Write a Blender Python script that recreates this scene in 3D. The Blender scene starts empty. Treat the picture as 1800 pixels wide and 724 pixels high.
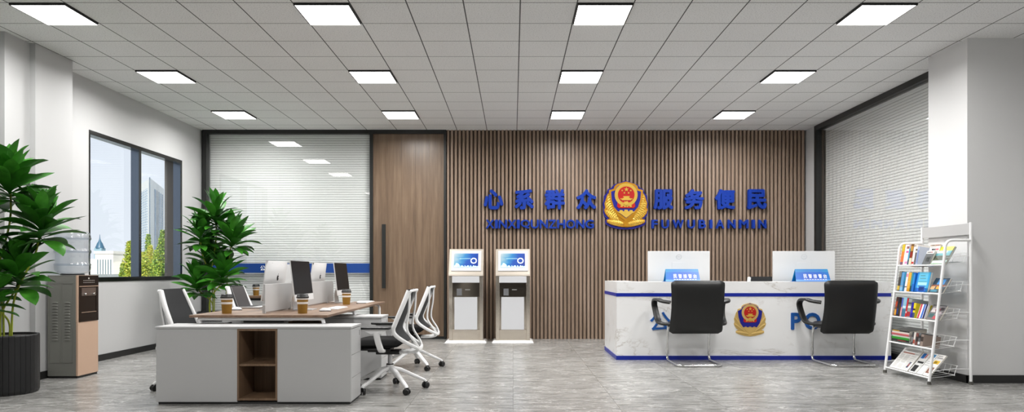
import bpy, math, random
from mathutils import Vector, Matrix

rnd = random.Random(7)
SC = bpy.context.scene
COL = SC.collection
PI = math.pi

# ------------------------------------------------------------------ scene set-up
H = 3.40            # ceiling height
XL, XR = -5.075, 4.77
YB = 11.14          # face of the back wall
TX = 0.4873         # ceiling tile pitch across
TY = 0.4881         # ceiling tile pitch in depth


def lin(c):
    def f(v):
        return v / 12.92 if v <= 0.04045 else ((v + 0.055) / 1.055) ** 2.4
    if isinstance(c, str):
        c = c.lstrip('#')
        c = [int(c[i:i + 2], 16) / 255 for i in (0, 2, 4)]
    return (f(c[0]), f(c[1]), f(c[2]), 1.0)


# ------------------------------------------------------------------ materials
MATS = {}


def mat(name, color='#ffffff', rough=0.5, metal=0.0, spec=0.5, emit=None, emit_s=0.0, coat=0.0, sss=None):
    if name in MATS:
        return MATS[name]
    m = bpy.data.materials.new(name)
    m.use_nodes = True
    b = m.node_tree.nodes['Principled BSDF']
    b.inputs['Base Color'].default_value = lin(color)
    b.inputs['Roughness'].default_value = rough
    b.inputs['Metallic'].default_value = metal
    b.inputs['Specular IOR Level'].default_value = spec
    if coat:
        b.inputs['Coat Weight'].default_value = coat
        b.inputs['Coat Roughness'].default_value = 0.08
    if emit:
        b.inputs['Emission Color'].default_value = lin(emit)
        b.inputs['Emission Strength'].default_value = emit_s
    m.diffuse_color = lin(color)
    MATS[name] = m
    return m


class NG:
    """small helper for node graphs"""
    def __init__(self, m):
        self.nt = m.node_tree
        self.b = self.nt.nodes['Principled BSDF']

    def n(self, t, **kw):
        x = self.nt.nodes.new(t)
        for k, v in kw.items():
            if k == 'op':
                x.operation = v
            else:
                setattr(x, k, v)
        return x

    def l(self, a, b):
        self.nt.links.new(a, b)

    def math(self, op, a, b=None):
        x = self.n('ShaderNodeMath', op=op)
        for i, v in enumerate((a, b)):
            if v is None:
                continue
            if hasattr(v, 'links'):
                self.l(v, x.inputs[i])
            else:
                x.inputs[i].default_value = v
        return x.outputs[0]

    def coord(self, scale=(1, 1, 1), kind='Object'):
        tc = self.n('ShaderNodeTexCoord')
        mp = self.n('ShaderNodeMapping')
        mp.inputs['Scale'].default_value = scale
        self.l(tc.outputs[kind], mp.inputs['Vector'])
        return mp.outputs['Vector']

    def noise(self, vec, scale=5, detail=4, rough=0.55, dist=0.0):
        x = self.n('ShaderNodeTexNoise')
        self.l(vec, x.inputs['Vector'])
        x.inputs['Scale'].default_value = scale
        x.inputs['Detail'].default_value = detail
        x.inputs['Roughness'].default_value = rough
        x.inputs['Distortion'].default_value = dist
        return x.outputs['Fac']

    def ramp(self, fac, stops, interp='LINEAR'):
        x = self.n('ShaderNodeValToRGB')
        cr = x.color_ramp
        cr.interpolation = interp
        while len(cr.elements) < len(stops):
            cr.elements.new(0.5)
        for e, (p, c) in zip(cr.elements, stops):
            e.position = p
            e.color = lin(c) if isinstance(c, str) else (c, c, c, 1)
        self.l(fac, x.inputs['Fac'])
        return x.outputs['Color']

    def mix(self, fac, a, b, blend='MIX'):
        x = self.n('ShaderNodeMix', data_type='RGBA', blend_type=blend)
        for sock, v in ((x.inputs[0], fac), (x.inputs[6], a), (x.inputs[7], b)):
            if hasattr(v, 'links'):
                self.l(v, sock)
            elif isinstance(v, (int, float)):
                sock.default_value = v
            else:
                sock.default_value = lin(v)
        return x.outputs[2]

    def bump(self, h, strength=0.1, dist=0.01):
        x = self.n('ShaderNodeBump')
        x.inputs['Strength'].default_value = strength
        x.inputs['Distance'].default_value = dist
        self.l(h, x.inputs['Height'])
        self.l(x.outputs[0], self.b.inputs['Normal'])

    def color(self, c):
        self.l(c, self.b.inputs['Base Color'])


def painted(name, color, rough=0.5, amt=0.03, scale=3.0):
    """painted surface with a very faint mottling"""
    m = mat(name, color, rough)
    g = NG(m)
    f = g.noise(g.coord(), scale, 3)
    r = g.ramp(f, [(0.3, 1.0 - amt), (0.7, 1.0)])
    g.color(g.mix(1.0, color, r, 'MULTIPLY'))
    return m


def wood(name, c0, c1, c2, axis='z', rough=0.42, scale=1.0, spec=0.4):
    m = mat(name, c1, rough, spec=spec)
    g = NG(m)
    s = {'x': (0.5, 9, 9), 'y': (9, 0.5, 9), 'z': (9, 9, 0.45)}[axis]
    v = g.coord(tuple(k * scale for k in s))
    f = g.noise(v, 1.6, 6, 0.62, 0.25)
    s2 = {'x': (2, 60, 60), 'y': (60, 2, 60), 'z': (60, 60, 2)}[axis]
    f2 = g.noise(g.coord(tuple(k * scale for k in s2)), 2.0, 4, 0.6)
    c = g.ramp(f, [(0.28, c0), (0.5, c1), (0.72, c2)])
    r2 = g.ramp(f2, [(0.35, 0.82), (0.65, 1.0)])
    g.color(g.mix(1.0, c, r2, 'MULTIPLY'))
    g.bump(f2, 0.05, 0.002)
    return m


M_wall = painted('wall_paint', '#bababa', 0.6, 0.02, 1.5)
M_wallgrey = painted('pier_paint', '#b6b6b6', 0.6, 0.02, 1.5)
M_outwall = painted('outer_wall', '#766d65', 0.7, 0.05)
M_base = mat('black_skirting', '#1c1c1c', 0.45)
M_frame = mat('dark_metal_frame', '#222322', 0.38, 0.2)
M_winframe = mat('window_metal', '#2b2a28', 0.22, 0.75)
M_white = painted('white_laminate', '#b9b9b9', 0.38, 0.015)
M_whitemetal = mat('white_metal', '#f0f0f0', 0.35)
M_plastic = mat('white_plastic', '#d6d6d6', 0.35)
M_black = mat('black_plastic', '#141414', 0.4)
M_blackcloth = mat('black_cloth', '#050505', 0.8, spec=0.15)
M_alu = mat('aluminium', '#cfcfd0', 0.3, 0.55)
M_chrome = mat('chrome', '#d8d8d8', 0.12, 1.0)
M_rubber = mat('grey_rubber', '#55544f', 0.7)
M_screen = mat('black_glass', '#08080a', 0.35, spec=0.15)
M_leather = mat('black_leather', '#0c0c0c', 0.42)
M_blue = mat('sign_blue', '#05308f', 0.5, spec=0.25)
M_deskblue = mat('desk_blue', '#04208f', 0.35)
M_paleblue = mat('desk_letter_blue', '#1a559f', 0.4)
M_bandblue = mat('band_blue', '#0b3c84', 0.4)
M_gold = mat('gold', '#c48a1c', 0.3, 0.5)
M_goldflat = mat('gold_flat', '#c9a862', 0.45, 0.15)
M_goldpale = mat('pale_gold', '#d9b24a', 0.32, 0.4)
M_red = mat('emblem_red', '#b00d08', 0.35)
M_navy = mat('emblem_navy', '#070a80', 0.4)
M_letterwhite = mat('letter_white', '#eef1f5', 0.5)
M_dgrey = mat('dark_gap', '#7d7d7d', 0.8)
M_wood_d = wood('door_wood', '#5f4e40', '#75614f', '#87735f', 'z', 0.32)
M_wood_s = wood('slat_wood', '#83705f', '#95806f', '#a49081', 'z', 0.42)
M_wood_sback = wood('slat_back_wood', '#52453a', '#5e5044', '#6a5b4e', 'z', 0.55)
M_wood_t = wood('desktop_wood', '#6d5646', '#826956', '#947a65', 'y', 0.4)
M_wood_c = wood('cubby_wood', '#6b543f', '#7d644e', '#8a7059', 'z', 0.5)


def glass(name, tint=(1, 1, 1), gloss=1.0, ior=1.5, rough=0.0):
    m = bpy.data.materials.new(name)
    m.use_nodes = True
    nt = m.node_tree
    for n in list(nt.nodes):
        nt.nodes.remove(n)
    o = nt.nodes.new('ShaderNodeOutputMaterial')
    t = nt.nodes.new('ShaderNodeBsdfTransparent')
    t.inputs[0].default_value = (*tint, 1)
    g = nt.nodes.new('ShaderNodeBsdfGlossy')
    g.inputs['Roughness'].default_value = rough
    f = nt.nodes.new('ShaderNodeFresnel')
    f.inputs['IOR'].default_value = ior
    mul = nt.nodes.new('ShaderNodeMath')
    mul.operation = 'MULTIPLY'
    mul.use_clamp = True
    mul.inputs[1].default_value = gloss
    geo = nt.nodes.new('ShaderNodeNewGeometry')
    inv = nt.nodes.new('ShaderNodeMath')
    inv.operation = 'SUBTRACT'
    inv.inputs[0].default_value = 1.0
    nt.links.new(geo.outputs['Backfacing'], inv.inputs[1])
    m2 = nt.nodes.new('ShaderNodeMath')
    m2.operation = 'MULTIPLY'
    nt.links.new(f.outputs[0], m2.inputs[0])
    nt.links.new(inv.outputs[0], m2.inputs[1])
    nt.links.new(m2.outputs[0], mul.inputs[0])
    mx = nt.nodes.new('ShaderNodeMixShader')
    nt.links.new(mul.outputs[0], mx.inputs[0])
    nt.links.new(t.outputs[0], mx.inputs[1])
    nt.links.new(g.outputs[0], mx.inputs[2])
    nt.links.new(mx.outputs[0], o.inputs[0])
    MATS[name] = m
    return m


M_glass = glass('partition_glass', (0.98, 0.99, 0.99), 2.4, 1.52)
M_winglass = glass('window_glass', (0.96, 0.98, 1.0), 1.0, 1.5)
M_bottle = glass('bottle_plastic', (0.86, 0.89, 0.92), 2.4, 1.45, 0.12)


def mk_ceiling():
    m = mat('ceiling_tiles', '#cfcfcf', 0.85)
    g = NG(m)
    tc = g.n('ShaderNodeTexCoord')
    sp = g.n('ShaderNodeSeparateXYZ')
    g.l(tc.outputs['Object'], sp.inputs[0])

    def line(out, off, pitch, w):
        a = g.math('SUBTRACT', out, off)
        a = g.math('DIVIDE', a, pitch)
        a = g.math('FRACT', a)
        a = g.math('SUBTRACT', a, 0.5)
        a = g.math('ABSOLUTE', a)
        return g.math('GREATER_THAN', a, 0.5 - w / pitch / 2)
    lx = line(sp.outputs[0], -1.888, TX, 0.011)
    ly = line(sp.outputs[1], 5.844, TY, 0.009)
    ln = g.math('MAXIMUM', lx, ly)
    f = g.noise(tc.outputs['Object'], 95, 3)
    tile = g.ramp(f, [(0.30, '#b4b4b3'), (0.43, '#e2e2e1'), (0.7, '#ebebea')])
    f2 = g.noise(tc.outputs['Object'], 1.2, 2)
    tile = g.mix(1.0, tile, g.ramp(f2, [(0.3, 0.96), (0.7, 1.0)]), 'MULTIPLY')
    g.color(g.mix(ln, tile, '#4e4e4d'))
    return m


def mk_floor():
    m = mat('grey_marble_floor', '#9a9a98', 0.28, spec=0.45)
    g = NG(m)
    tc = g.n('ShaderNodeTexCoord')
    sp = g.n('ShaderNodeSeparateXYZ')
    g.l(tc.outputs['Object'], sp.inputs[0])

    def cell(out, off, pitch):
        a = g.math('DIVIDE', g.math('SUBTRACT', out, off), pitch)
        return g.math('FLOOR', a), g.math('FRACT', a)
    ix, fx = cell(sp.outputs[0], 0.0, 0.857)
    iy, fy = cell(sp.outputs[1], 6.17, 1.714)

    def edge(fr, w):
        a = g.math('ABSOLUTE', g.math('SUBTRACT', fr, 0.5))
        return g.math('GREATER_THAN', a, 0.5 - w)
    ln = g.math('MAXIMUM', edge(fx, 0.0022), edge(fy, 0.0016))
    # shift the pattern from slab to slab
    cmb = g.n('ShaderNodeCombineXYZ')
    g.l(g.math('ADD', sp.outputs[0], g.math('MULTIPLY', ix, 3.7)), cmb.inputs[0])
    g.l(g.math('ADD', sp.outputs[1], g.math('MULTIPLY', iy, 5.3)), cmb.inputs[1])
    g.l(g.math('MULTIPLY', g.math('ADD', ix, iy), 1.9), cmb.inputs[2])
    mp = g.n('ShaderNodeMapping')
    mp.inputs['Scale'].default_value = (1.7, 9.0, 1.0)
    mp.inputs['Rotation'].default_value = (0, 0, 0.05)
    g.l(cmb.outputs[0], mp.inputs['Vector'])
    f = g.noise(mp.outputs[0], 2.4, 10, 0.68, 0.5)
    base = g.ramp(f, [(0.32, '#555552'), (0.44, '#7b7a77'), (0.56, '#949390'), (0.70, '#a8a7a4')])
    mp2 = g.n('ShaderNodeMapping')
    mp2.inputs['Scale'].default_value = (1.0, 2.2, 1.0)
    mp2.inputs['Rotation'].default_value = (0, 0, -0.35)
    g.l(cmb.outputs[0], mp2.inputs['Vector'])
    f3 = g.noise(mp2.outputs[0], 2.6, 6, 0.6, 1.4)
    v = g.math('ABSOLUTE', g.math('SUBTRACT', f3, 0.5))
    vein = g.ramp(v, [(0.0, 1.0), (0.018, 0.0)])
    msk = g.ramp(g.noise(cmb.outputs[0], 3.1, 2), [(0.42, 0.0), (0.56, 0.9)])
    vm = g.n('ShaderNodeMix', data_type='RGBA', blend_type='MULTIPLY')
    vm.inputs[0].default_value = 1
    g.l(vein, vm.inputs[6])
    g.l(msk, vm.inputs[7])
    c = g.mix(vm.outputs[2], base, '#cfcecb')
    g.color(g.mix(g.math('MULTIPLY', ln, 0.75), c, '#55544f'))
    rr = g.ramp(f, [(0.3, 0.30), (0.7, 0.22)])
    g.l(rr, g.b.inputs['Roughness'])
    return m


def mk_marble():
    m = mat('white_marble', '#e8e8e8', 0.22, spec=0.5)
    g = NG(m)
    v = g.coord((1.0, 1.0, 1.5))
    rot = g.n('ShaderNodeMapping')
    rot.inputs['Rotation'].default_value = (0, 0.5, 0.3)
    g.l(v, rot.inputs['Vector'])
    f = g.noise(rot.outputs[0], 1.3, 7, 0.6, 1.1)
    a = g.math('ABSOLUTE', g.math('SUBTRACT', f, 0.5))
    vein = g.ramp(a, [(0.0, 1.0), (0.010, 0.25), (0.035, 0.0)])
    msk = g.ramp(g.noise(v, 1.7, 2), [(0.42, 0.0), (0.66, 0.8)])
    k = g.n('ShaderNodeMix', data_type='RGBA', blend_type='MULTIPLY')
    k.inputs[0].default_value = 1
    g.l(vein, k.inputs[6])
    g.l(msk, k.inputs[7])
    cl = g.ramp(g.noise(v, 0.8, 3), [(0.3, '#e3e3e3'), (0.7, '#ececec')])
    g.color(g.mix(k.outputs[2], cl, '#b3aca3'))
    return m


def mk_mesh_cloth():
    m = mat('dark_mesh', '#3c3f42', 0.8)
    g = NG(m)
    w = g.n('ShaderNodeTexWave')
    g.l(g.coord((1, 1, 1)), w.inputs['Vector'])
    w.bands_direction = 'Z'
    w.inputs['Scale'].default_value = 60
    w.inputs['Distortion'].default_value = 1.5
    g.color(g.ramp(w.outputs['Fac'], [(0.2, '#131416'), (0.8, '#26282a')]))
    return m


def mk_leaf(name, dark, light):
    m = mat(name, dark, 0.4, spec=0.45)
    g = NG(m)
    f = g.noise(g.coord(), 7, 3)
    g.color(g.ramp(f, [(0.3, dark), (0.7, light)]))
    return m


def mk_steel():
    m = mat('brushed_steel', '#e2d8ca', 0.11, 0.85)
    return m


M_ceiling = mk_ceiling()
M_floor = mk_floor()
M_marble = mk_marble()
M_mesh = mk_mesh_cloth()
M_leaf = mk_leaf('leaf_green', '#1a4f0d', '#3a7f20')
M_leaf2 = mk_leaf('leaf_fresh', '#2b6a17', '#4f9a30')
M_steel = mk_steel()
M_stem = mat('plant_stem', '#95a12c', 0.6)
M_soil = mat('potting_soil', '#4c4a47', 0.95)
M_pot = mat('black_pot', '#1b1b1c', 0.42)
M_coolgrey = mat('cooler_grey', '#7e7e78', 0.42, 0.25)
M_coolpink = mat('cooler_rose', '#c7a891', 0.38, 0.1)
M_coolblack = mat('cooler_black', '#1f1713', 0.18)
M_coolrecess = mat('cooler_recess', '#33291f', 0.35)
M_cup = painted('cup_kraft', '#946c1e', 0.6, 0.15, 30)
M_cupwhite = mat('cup_white', '#e9e4df', 0.5)
M_kioskwhite = mat('kiosk_white', '#c2c3c6', 0.4)
M_blind = mat('blind_slat', '#f0efed', 0.55)
M_gapshade = mat('gap_shade', '#75736f', 0.8)
M_paper = mat('paper', '#e9e8e4', 0.7)
M_ink = mat('grey_ink', '#9a9998', 0.8)
M_inkdark = mat('dark_ink', '#1d1d1e', 0.8)
M_redink = mat('red_ink', '#d98a78', 0.8)

EMIT = mat('light_diffuser', '#ffffff', 0.5, emit='#fffdfa', emit_s=6.0)


# ------------------------------------------------------------------ mesh builder
class MB:
    def __init__(self):
        self.v, self.f, self.mi, self.sm = [], [], [], []
        self.M = Matrix.Identity(4)
        self.mats = []
        self.cur = 0

    def use(self, m):
        if m not in self.mats:
            self.mats.append(m)
        self.cur = self.mats.index(m)
        return self

    def at(self, x=0, y=0, z=0, rx=0, ry=0, rz=0):
        self.M = Matrix.Translation((x, y, z)) @ Matrix.Rotation(rz, 4, 'Z') @ Matrix.Rotation(ry, 4, 'Y') @ Matrix.Rotation(rx, 4, 'X')
        return self

    def add(self, verts, faces, smooth=False):
        o = len(self.v)
        self.v += [tuple(self.M @ Vector(p)) for p in verts]
        for f in faces:
            self.f.append(tuple(i + o for i in f))
            self.mi.append(self.cur)
            self.sm.append(smooth)
        return self

    def box(self, x0, x1, y0, y1, z0, z1):
        x0, x1 = min(x0, x1), max(x0, x1)
        y0, y1 = min(y0, y1), max(y0, y1)
        z0, z1 = min(z0, z1), max(z0, z1)
        vs = [(x0, y0, z0), (x1, y0, z0), (x1, y1, z0), (x0, y1, z0), (x0, y0, z1), (x1, y0, z1), (x1, y1, z1), (x0, y1, z1)]
        return self.add(vs, [(0, 3, 2, 1), (4, 5, 6, 7), (0, 1, 5, 4), (1, 2, 6, 5), (2, 3, 7, 6), (3, 0, 4, 7)])

    def rbox(self, x0, x1, y0, y1, z0, z1, r, n=4, axis='z'):
        """box with rounded edges along one axis"""
        def rr(a0, a1, b0, b1):
            pts = []
            for cx, cy, s in ((a1 - r, b1 - r, 0), (a0 + r, b1 - r, 1), (a0 + r, b0 + r, 2), (a1 - r, b0 + r, 3)):
                for k in range(n + 1):
                    a = (s + k / n) * PI / 2
                    pts.append((cx + r * math.cos(a), cy + r * math.sin(a)))
            return pts
        if axis == 'z':
            return self.prism(rr(x0, x1, y0, y1), z0, z1, 'z')
        if axis == 'y':
            return self.prism(rr(x0, x1, z0, z1), y0, y1, 'y')
        return self.prism(rr(y0, y1, z0, z1), x0, x1, 'x')

    def prism(self, pts, a, b, axis='z', smooth=False):
        """extrude a polygon; pts (u,v): z->(x,y), y->(x,z), x->(y,z)"""
        mk = {'z': lambda p, h: (p[0], p[1], h), 'y': lambda p, h: (p[0], h, p[1]), 'x': lambda p, h: (h, p[0], p[1])}[axis]
        n = len(pts)
        ar = sum(pts[i][0] * pts[(i + 1) % n][1] - pts[(i + 1) % n][0] * pts[i][1] for i in range(n))
        flip = (ar < 0) != (axis == 'y')
        vs = [mk(p, a) for p in pts] + [mk(p, b) for p in pts]
        sides = [(i, (i + 1) % n, n + (i + 1) % n, n + i) for i in range(n)]
        caps = [tuple(range(n - 1, -1, -1)), tuple(range(n, 2 * n))]
        fs = caps + sides
        if (b < a) != flip:
            fs = [tuple(reversed(f)) for f in fs]
        o = len(self.f)
        self.add(vs, fs)
        if smooth:
            for i in range(o + 2, len(self.f)):
                self.sm[i] = True
        return self

    def sweep(self, path, prof, up=None, closed=False, cap=True, smooth=True, scale=None):
        """sweep a 2D profile along a path; profile (u along side, v along up)"""
        P = [Vector(p) for p in path]
        n = len(P)
        frames = []
        prevN = None
        for i in range(n):
            if closed:
                t = P[(i + 1) % n] - P[i - 1]
            elif i == 0:
                t = P[1] - P[0]
            elif i == n - 1:
                t = P[-1] - P[-2]
            else:
                t = (P[i + 1] - P[i]).normalized() + (P[i] - P[i - 1]).normalized()
            t = t.normalized() if t.length > 1e-9 else Vector((0, 0, 1))
            if up is not None:
                N = Vector(up) - t * Vector(up).dot(t)
                if N.length < 1e-6:
                    N = prevN or Vector((1, 0, 0))
            elif prevN is None:
                a = Vector((0, 0, 1)) if abs(t.z) < 0.9 else Vector((1, 0, 0))
                N = a - t * a.dot(t)
            else:
                N = prevN - t * prevN.dot(t)
            N.normalize()
            prevN = N
            frames.append((t.cross(N).normalized(), N))
        m = len(prof)
        vs = []
        for i in range(n):
            B, N = frames[i]
            s = scale[i] if scale else 1.0
            for u, v in prof:
                vs.append(tuple(P[i] + B * (u * s) + N * (v * s)))
        fs = []
        for i in range(n if closed else n - 1):
            j = (i + 1) % n
            for k in range(m):
                l = (k + 1) % m
                fs.append((i * m + k, i * m + l, j * m + l, j * m + k))
        self.add(vs, fs, smooth)
        if cap and not closed:
            self.add([vs[k] for k in range(m)], [tuple(range(m - 1, -1, -1))])
            self.add([vs[(n - 1) * m + k] for k in range(m)], [tuple(range(m))])
        return self

    def tube(self, path, r, n=10, closed=False, scale=None):
        prof = [(r * math.cos(2 * PI * k / n), r * math.sin(2 * PI * k / n)) for k in range(n)]
        return self.sweep(path, prof, None, closed, True, True, scale)

    def band(self, path, w, h, up=(0, 1, 0), closed=False, scale=None, n=3):
        """flat band w (side) by h (along up), rounded corners"""
        r = min(w, h) * 0.35
        prof = []
        for cx, cy, s in ((w / 2 - r, h / 2 - r, 0), (-w / 2 + r, h / 2 - r, 1), (-w / 2 + r, -h / 2 + r, 2), (w / 2 - r, -h / 2 + r, 3)):
            for k in range(n):
                a = (s + k / (n - 1)) * PI / 2
                prof.append((cx + r * math.cos(a), cy + r * math.sin(a)))
        return self.sweep(path, prof, up, closed, True, True, scale)

    def lathe(self, prof, n=32, cap=True, smooth=True):
        """prof (r,z) from bottom to top"""
        vs, fs = [], []
        m = len(prof)
        for i in range(n):
            a = 2 * PI * i / n
            for r, z in prof:
                vs.append((r * math.cos(a), r * math.sin(a), z))
        for i in range(n):
            j = (i + 1) % n
            for k in range(m - 1):
                fs.append((i * m + k, j * m + k, j * m + k + 1, i * m + k + 1))
        self.add(vs, fs, smooth)
        if cap:
            if prof[0][0] > 1e-6:
                self.add([vs[i * m] for i in range(n)], [tuple(range(n - 1, -1, -1))])
            if prof[-1][0] > 1e-6:
                self.add([vs[i * m + m - 1] for i in range(n)], [tuple(range(n))])
        return self

    def cyl(self, x, y, z0, z1, r, n=24):
        old = self.M.copy()
        self.M = old @ Matrix.Translation((x, y, 0))
        self.lathe([(r, z0), (r, z1)], n)
        self.M = old
        return self

    def grid(self, fn, nu, nv, smooth=True, thick=None):
        vs = [fn(i / nu, j / nv) for i in range(nu + 1) for j in range(nv + 1)]
        w = nv + 1
        fs = [(i * w + j, (i + 1) * w + j, (i + 1) * w + j + 1, i * w + j + 1) for i in range(nu) for j in range(nv)]
        return self.add(vs, fs, smooth)

    def build(self, name, m=None, parent=None, bevel=0.0, seg=2, **props):
        me = bpy.data.meshes.new(name)
        me.from_pydata(self.v, [], self.f)
        ms = self.mats if self.mats else [m]
        for x in ms:
            me.materials.append(x)
        me.polygons.foreach_set('material_index', self.mi)
        me.polygons.foreach_set('use_smooth', self.sm)
        me.update()
        o = bpy.data.objects.new(name, me)
        COL.objects.link(o)
        if parent is not None:
            o.parent = parent
        if bevel:
            b = o.modifiers.new('bevel', 'BEVEL')
            b.width = bevel
            b.segments = seg
            b.limit_method = 'ANGLE'
            b.angle_limit = math.radians(40)
        for k, v in props.items():
            o[k] = v
        return o


def arc(p0, p1, p2, n=6):
    """quadratic corner from p0 to p2 around p1"""
    a, b, c = Vector(p0), Vector(p1), Vector(p2)
    return [tuple(a * (1 - t) ** 2 + b * 2 * t * (1 - t) + c * t * t) for t in [k / n for k in range(n + 1)]]


def rounded(pts, r, n=5):
    """polyline with its inner corners rounded"""
    out = [tuple(pts[0])]
    for i in range(1, len(pts) - 1):
        p, a, b = Vector(pts[i]), Vector(pts[i - 1]), Vector(pts[i + 1])
        d0, d1 = (a - p), (b - p)
        q = min(r, d0.length * 0.48, d1.length * 0.48)
        out += arc(p + d0.normalized() * q, p, p + d1.normalized() * q, n)
    out.append(tuple(pts[-1]))
    return out


def spline(pts, n=8):
    """Catmull-Rom through points"""
    P = [Vector(p) for p in pts]
    P = [P[0] * 2 - P[1]] + P + [P[-1] * 2 - P[-2]]
    out = []
    for i in range(1, len(P) - 2):
        a, b, c, d = P[i - 1], P[i], P[i + 1], P[i + 2]
        for k in range(n):
            t = k / n
            out.append(tuple(0.5 * ((2 * b) + (c - a) * t + (2 * a - 5 * b + 4 * c - d) * t * t + (3 * b - a - 3 * c + d) * t ** 3)))
    out.append(tuple(P[-2]))
    return out


def thing(name, label, cat, loc=(0, 0, 0), rz=0.0, group=None):
    o = bpy.data.objects.new(name, None)
    o.empty_display_size = 0.1
    COL.objects.link(o)
    o.location = loc
    o.rotation_euler = (0, 0, rz)
    o['label'] = label
    o['category'] = cat
    if group:
        o['group'] = group
    return o


def tag(o, label, cat, group=None):
    o['label'] = label
    o['category'] = cat
    if group:
        o['group'] = group
    return o


def dup(root, loc, rz, label=None):
    def cp(o, parent):
        c = o.copy()
        COL.objects.link(c)
        if parent is not None:
            c.parent = parent
        for ch in list(o.children):
            cp(ch, c)
        return c
    r = cp(root, None)
    r.location = loc
    r.rotation_euler = (0, 0, rz)
    if label:
        r['label'] = label
    return r


def struct(o):
    o['kind'] = 'structure'
    return o


# ------------------------------------------------------------------ lettering
def text_mesh(body, offset=0.0, extrude=0.02, spacing=1.0):
    cu = bpy.data.curves.new('t', 'FONT')
    cu.body = body
    cu.size = 1.0
    cu.offset = offset
    cu.extrude = extrude
    cu.space_character = spacing
    cu.resolution_u = 4
    ob = bpy.data.objects.new('t', cu)
    COL.objects.link(ob)
    dg = bpy.context.evaluated_depsgraph_get()
    me = bpy.data.meshes.new_from_object(ob.evaluated_get(dg))
    vs = [tuple(v.co) for v in me.vertices]
    fs = [tuple(p.vertices) for p in me.polygons]
    bpy.data.objects.remove(ob)
    bpy.data.curves.remove(cu)
    bpy.data.meshes.remove(me)
    return vs, fs


def add_text(mb, body, x0, x1, z0, z1, y, depth, offset=0.0, spacing=1.0):
    """lettering facing -Y filling the rectangle x0..x1, z0..z1, its back at y, front at y-depth"""
    vs0, fs0 = text_mesh(body, 0.0, 0.5, spacing)
    if not vs0:
        return mb
    vs, fs = list(vs0), list(fs0)
    if offset:                      # bolder weight: the strokes are thickened all round
        for k in range(8):
            a = k * PI / 4
            o = len(vs)
            vs += [(x + offset * math.cos(a), y_ + offset * math.sin(a), z - 0.004 - 0.004 * k) for x, y_, z in vs0]
            fs += [tuple(i + o for i in f) for f in fs0]
    ax0, ax1 = min(v[0] for v in vs), max(v[0] for v in vs)
    ay0, ay1 = min(v[1] for v in vs), max(v[1] for v in vs)
    out = []
    for v in vs:
        u = (v[0] - ax0) / max(ax1 - ax0, 1e-6)
        w = (v[1] - ay0) / max(ay1 - ay0, 1e-6)
        out.append((x0 + u * (x1 - x0), y - (v[2] + 0.5) * depth, z0 + w * (z1 - z0)))
    return mb.add(out, fs)


# pixel helpers used only to place things in the room (focal 1200 px, horizon y 477)
def PX(px, Y):
    return (px - 902.0) / 1200.0 * Y


def PZ(py, Y):
    return 1.1 + (477.0 - py) / 1200.0 * Y

# ================================================================== SETTING
b = MB()
b.box(-5.6, 5.6, -2.7, 11.5, -0.12, 0.0)
struct(b.build('floor', M_floor))
b = MB()
b.box(-5.6, 5.6, -2.7, 11.5, H, H + 0.2)
struct(b.build('ceiling', M_ceiling))

# left wall with the window opening
WY0, WY1, WZ0, WZ1 = 8.165, 10.454, 0.974, 2.796
WO = -5.315
b = MB().use(M_wall)
for y0, y1, z0, z1 in ((7.3, WY0, 0, H), (WY1, 11.4, 0, H), (WY0, WY1, 0, WZ0), (WY0, WY1, WZ1, H)):
    b.box(WO + 0.01, XL, y0, y1, z0, z1)
b.use(M_outwall)
for y0, y1, z0, z1 in ((7.3, WY0, 0, H), (WY1, 11.4, 0, H), (WY0, WY1, 0, WZ0), (WY0, WY1, WZ1, H)):
    b.box(WO - 0.02, WO + 0.01, y0, y1, z0, z1)
# outer reveal lining
b.box(WO - 0.02, -5.185, WY1 - 0.004, WY1, WZ0, WZ1)
b.box(WO - 0.02, -5.185, WY0, WY1, WZ1 - 0.004, WZ1)
struct(b.build('wall_left'))
b = MB()
b.box(-5.34, -4.815, 6.88, 7.46, 0, H)
b.box(-5.34, -4.872, 6.54, 6.88, 0, H)
b.box(-5.34, -5.25, -2.6, 6.54, 0, H)
struct(b.build('wall_left_pier', M_wallgrey))
# right wall: strip beside the slats, pier, nearer wall
b = MB()
b.box(XR, 5.3, 10.82, 11.4, 0, H)
b.box(5.06, 5.3, 7.3, 10.82, 0, H)
struct(b.build('wall_right', M_wall))
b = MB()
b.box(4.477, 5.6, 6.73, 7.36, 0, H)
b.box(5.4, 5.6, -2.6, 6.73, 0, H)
struct(b.build('wall_right_pier', painted('right_pier_lightened', '#dcdcdc', 0.6, 0.02, 1.5)))  # tone lifted above the other pier to make up for weak light
b = MB()
b.box(-5.4, 5.4, 11.3, 11.45, 0, H)
struct(b.build('wall_back', M_wall))
b = MB()
b.box(-5.6, 5.6, -2.7, -2.55, 0.95, H)
struct(b.build('wall_front', painted('rear_wall_paint', '#dcdcdc', 0.7)))

b = MB()
b.box(-5.6, 5.6, -2.7, -2.55, 0, 0.95)  # unseen dark lower strip, added so the kiosk steel mirrors something dark
struct(b.build('wall_front_reflected_dark', mat('dark_for_reflections', '#161616', 0.6)))

# skirting
b = MB()
b.box(XL, XL + 0.012, 7.46, 11.06, 0, 0.078)
b.box(-4.815, -4.803, 6.88, 7.472, 0, 0.078)
b.box(-4.872, -4.860, 6.528, 6.88, 0, 0.078)
b.box(-4.860, -4.803, 6.868, 6.88, 0, 0.078)
struct(b.build('baseboard_left', M_base))
b = MB()
b.box(4.465, 4.477, 6.718, 7.36, 0, 0.078)
b.box(4.465, 5.4, 6.718, 6.73, 0, 0.078)
b.box(XR - 0.012, XR, 10.82, 11.08, 0, 0.078)
struct(b.build('baseboard_right', M_base))

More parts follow.
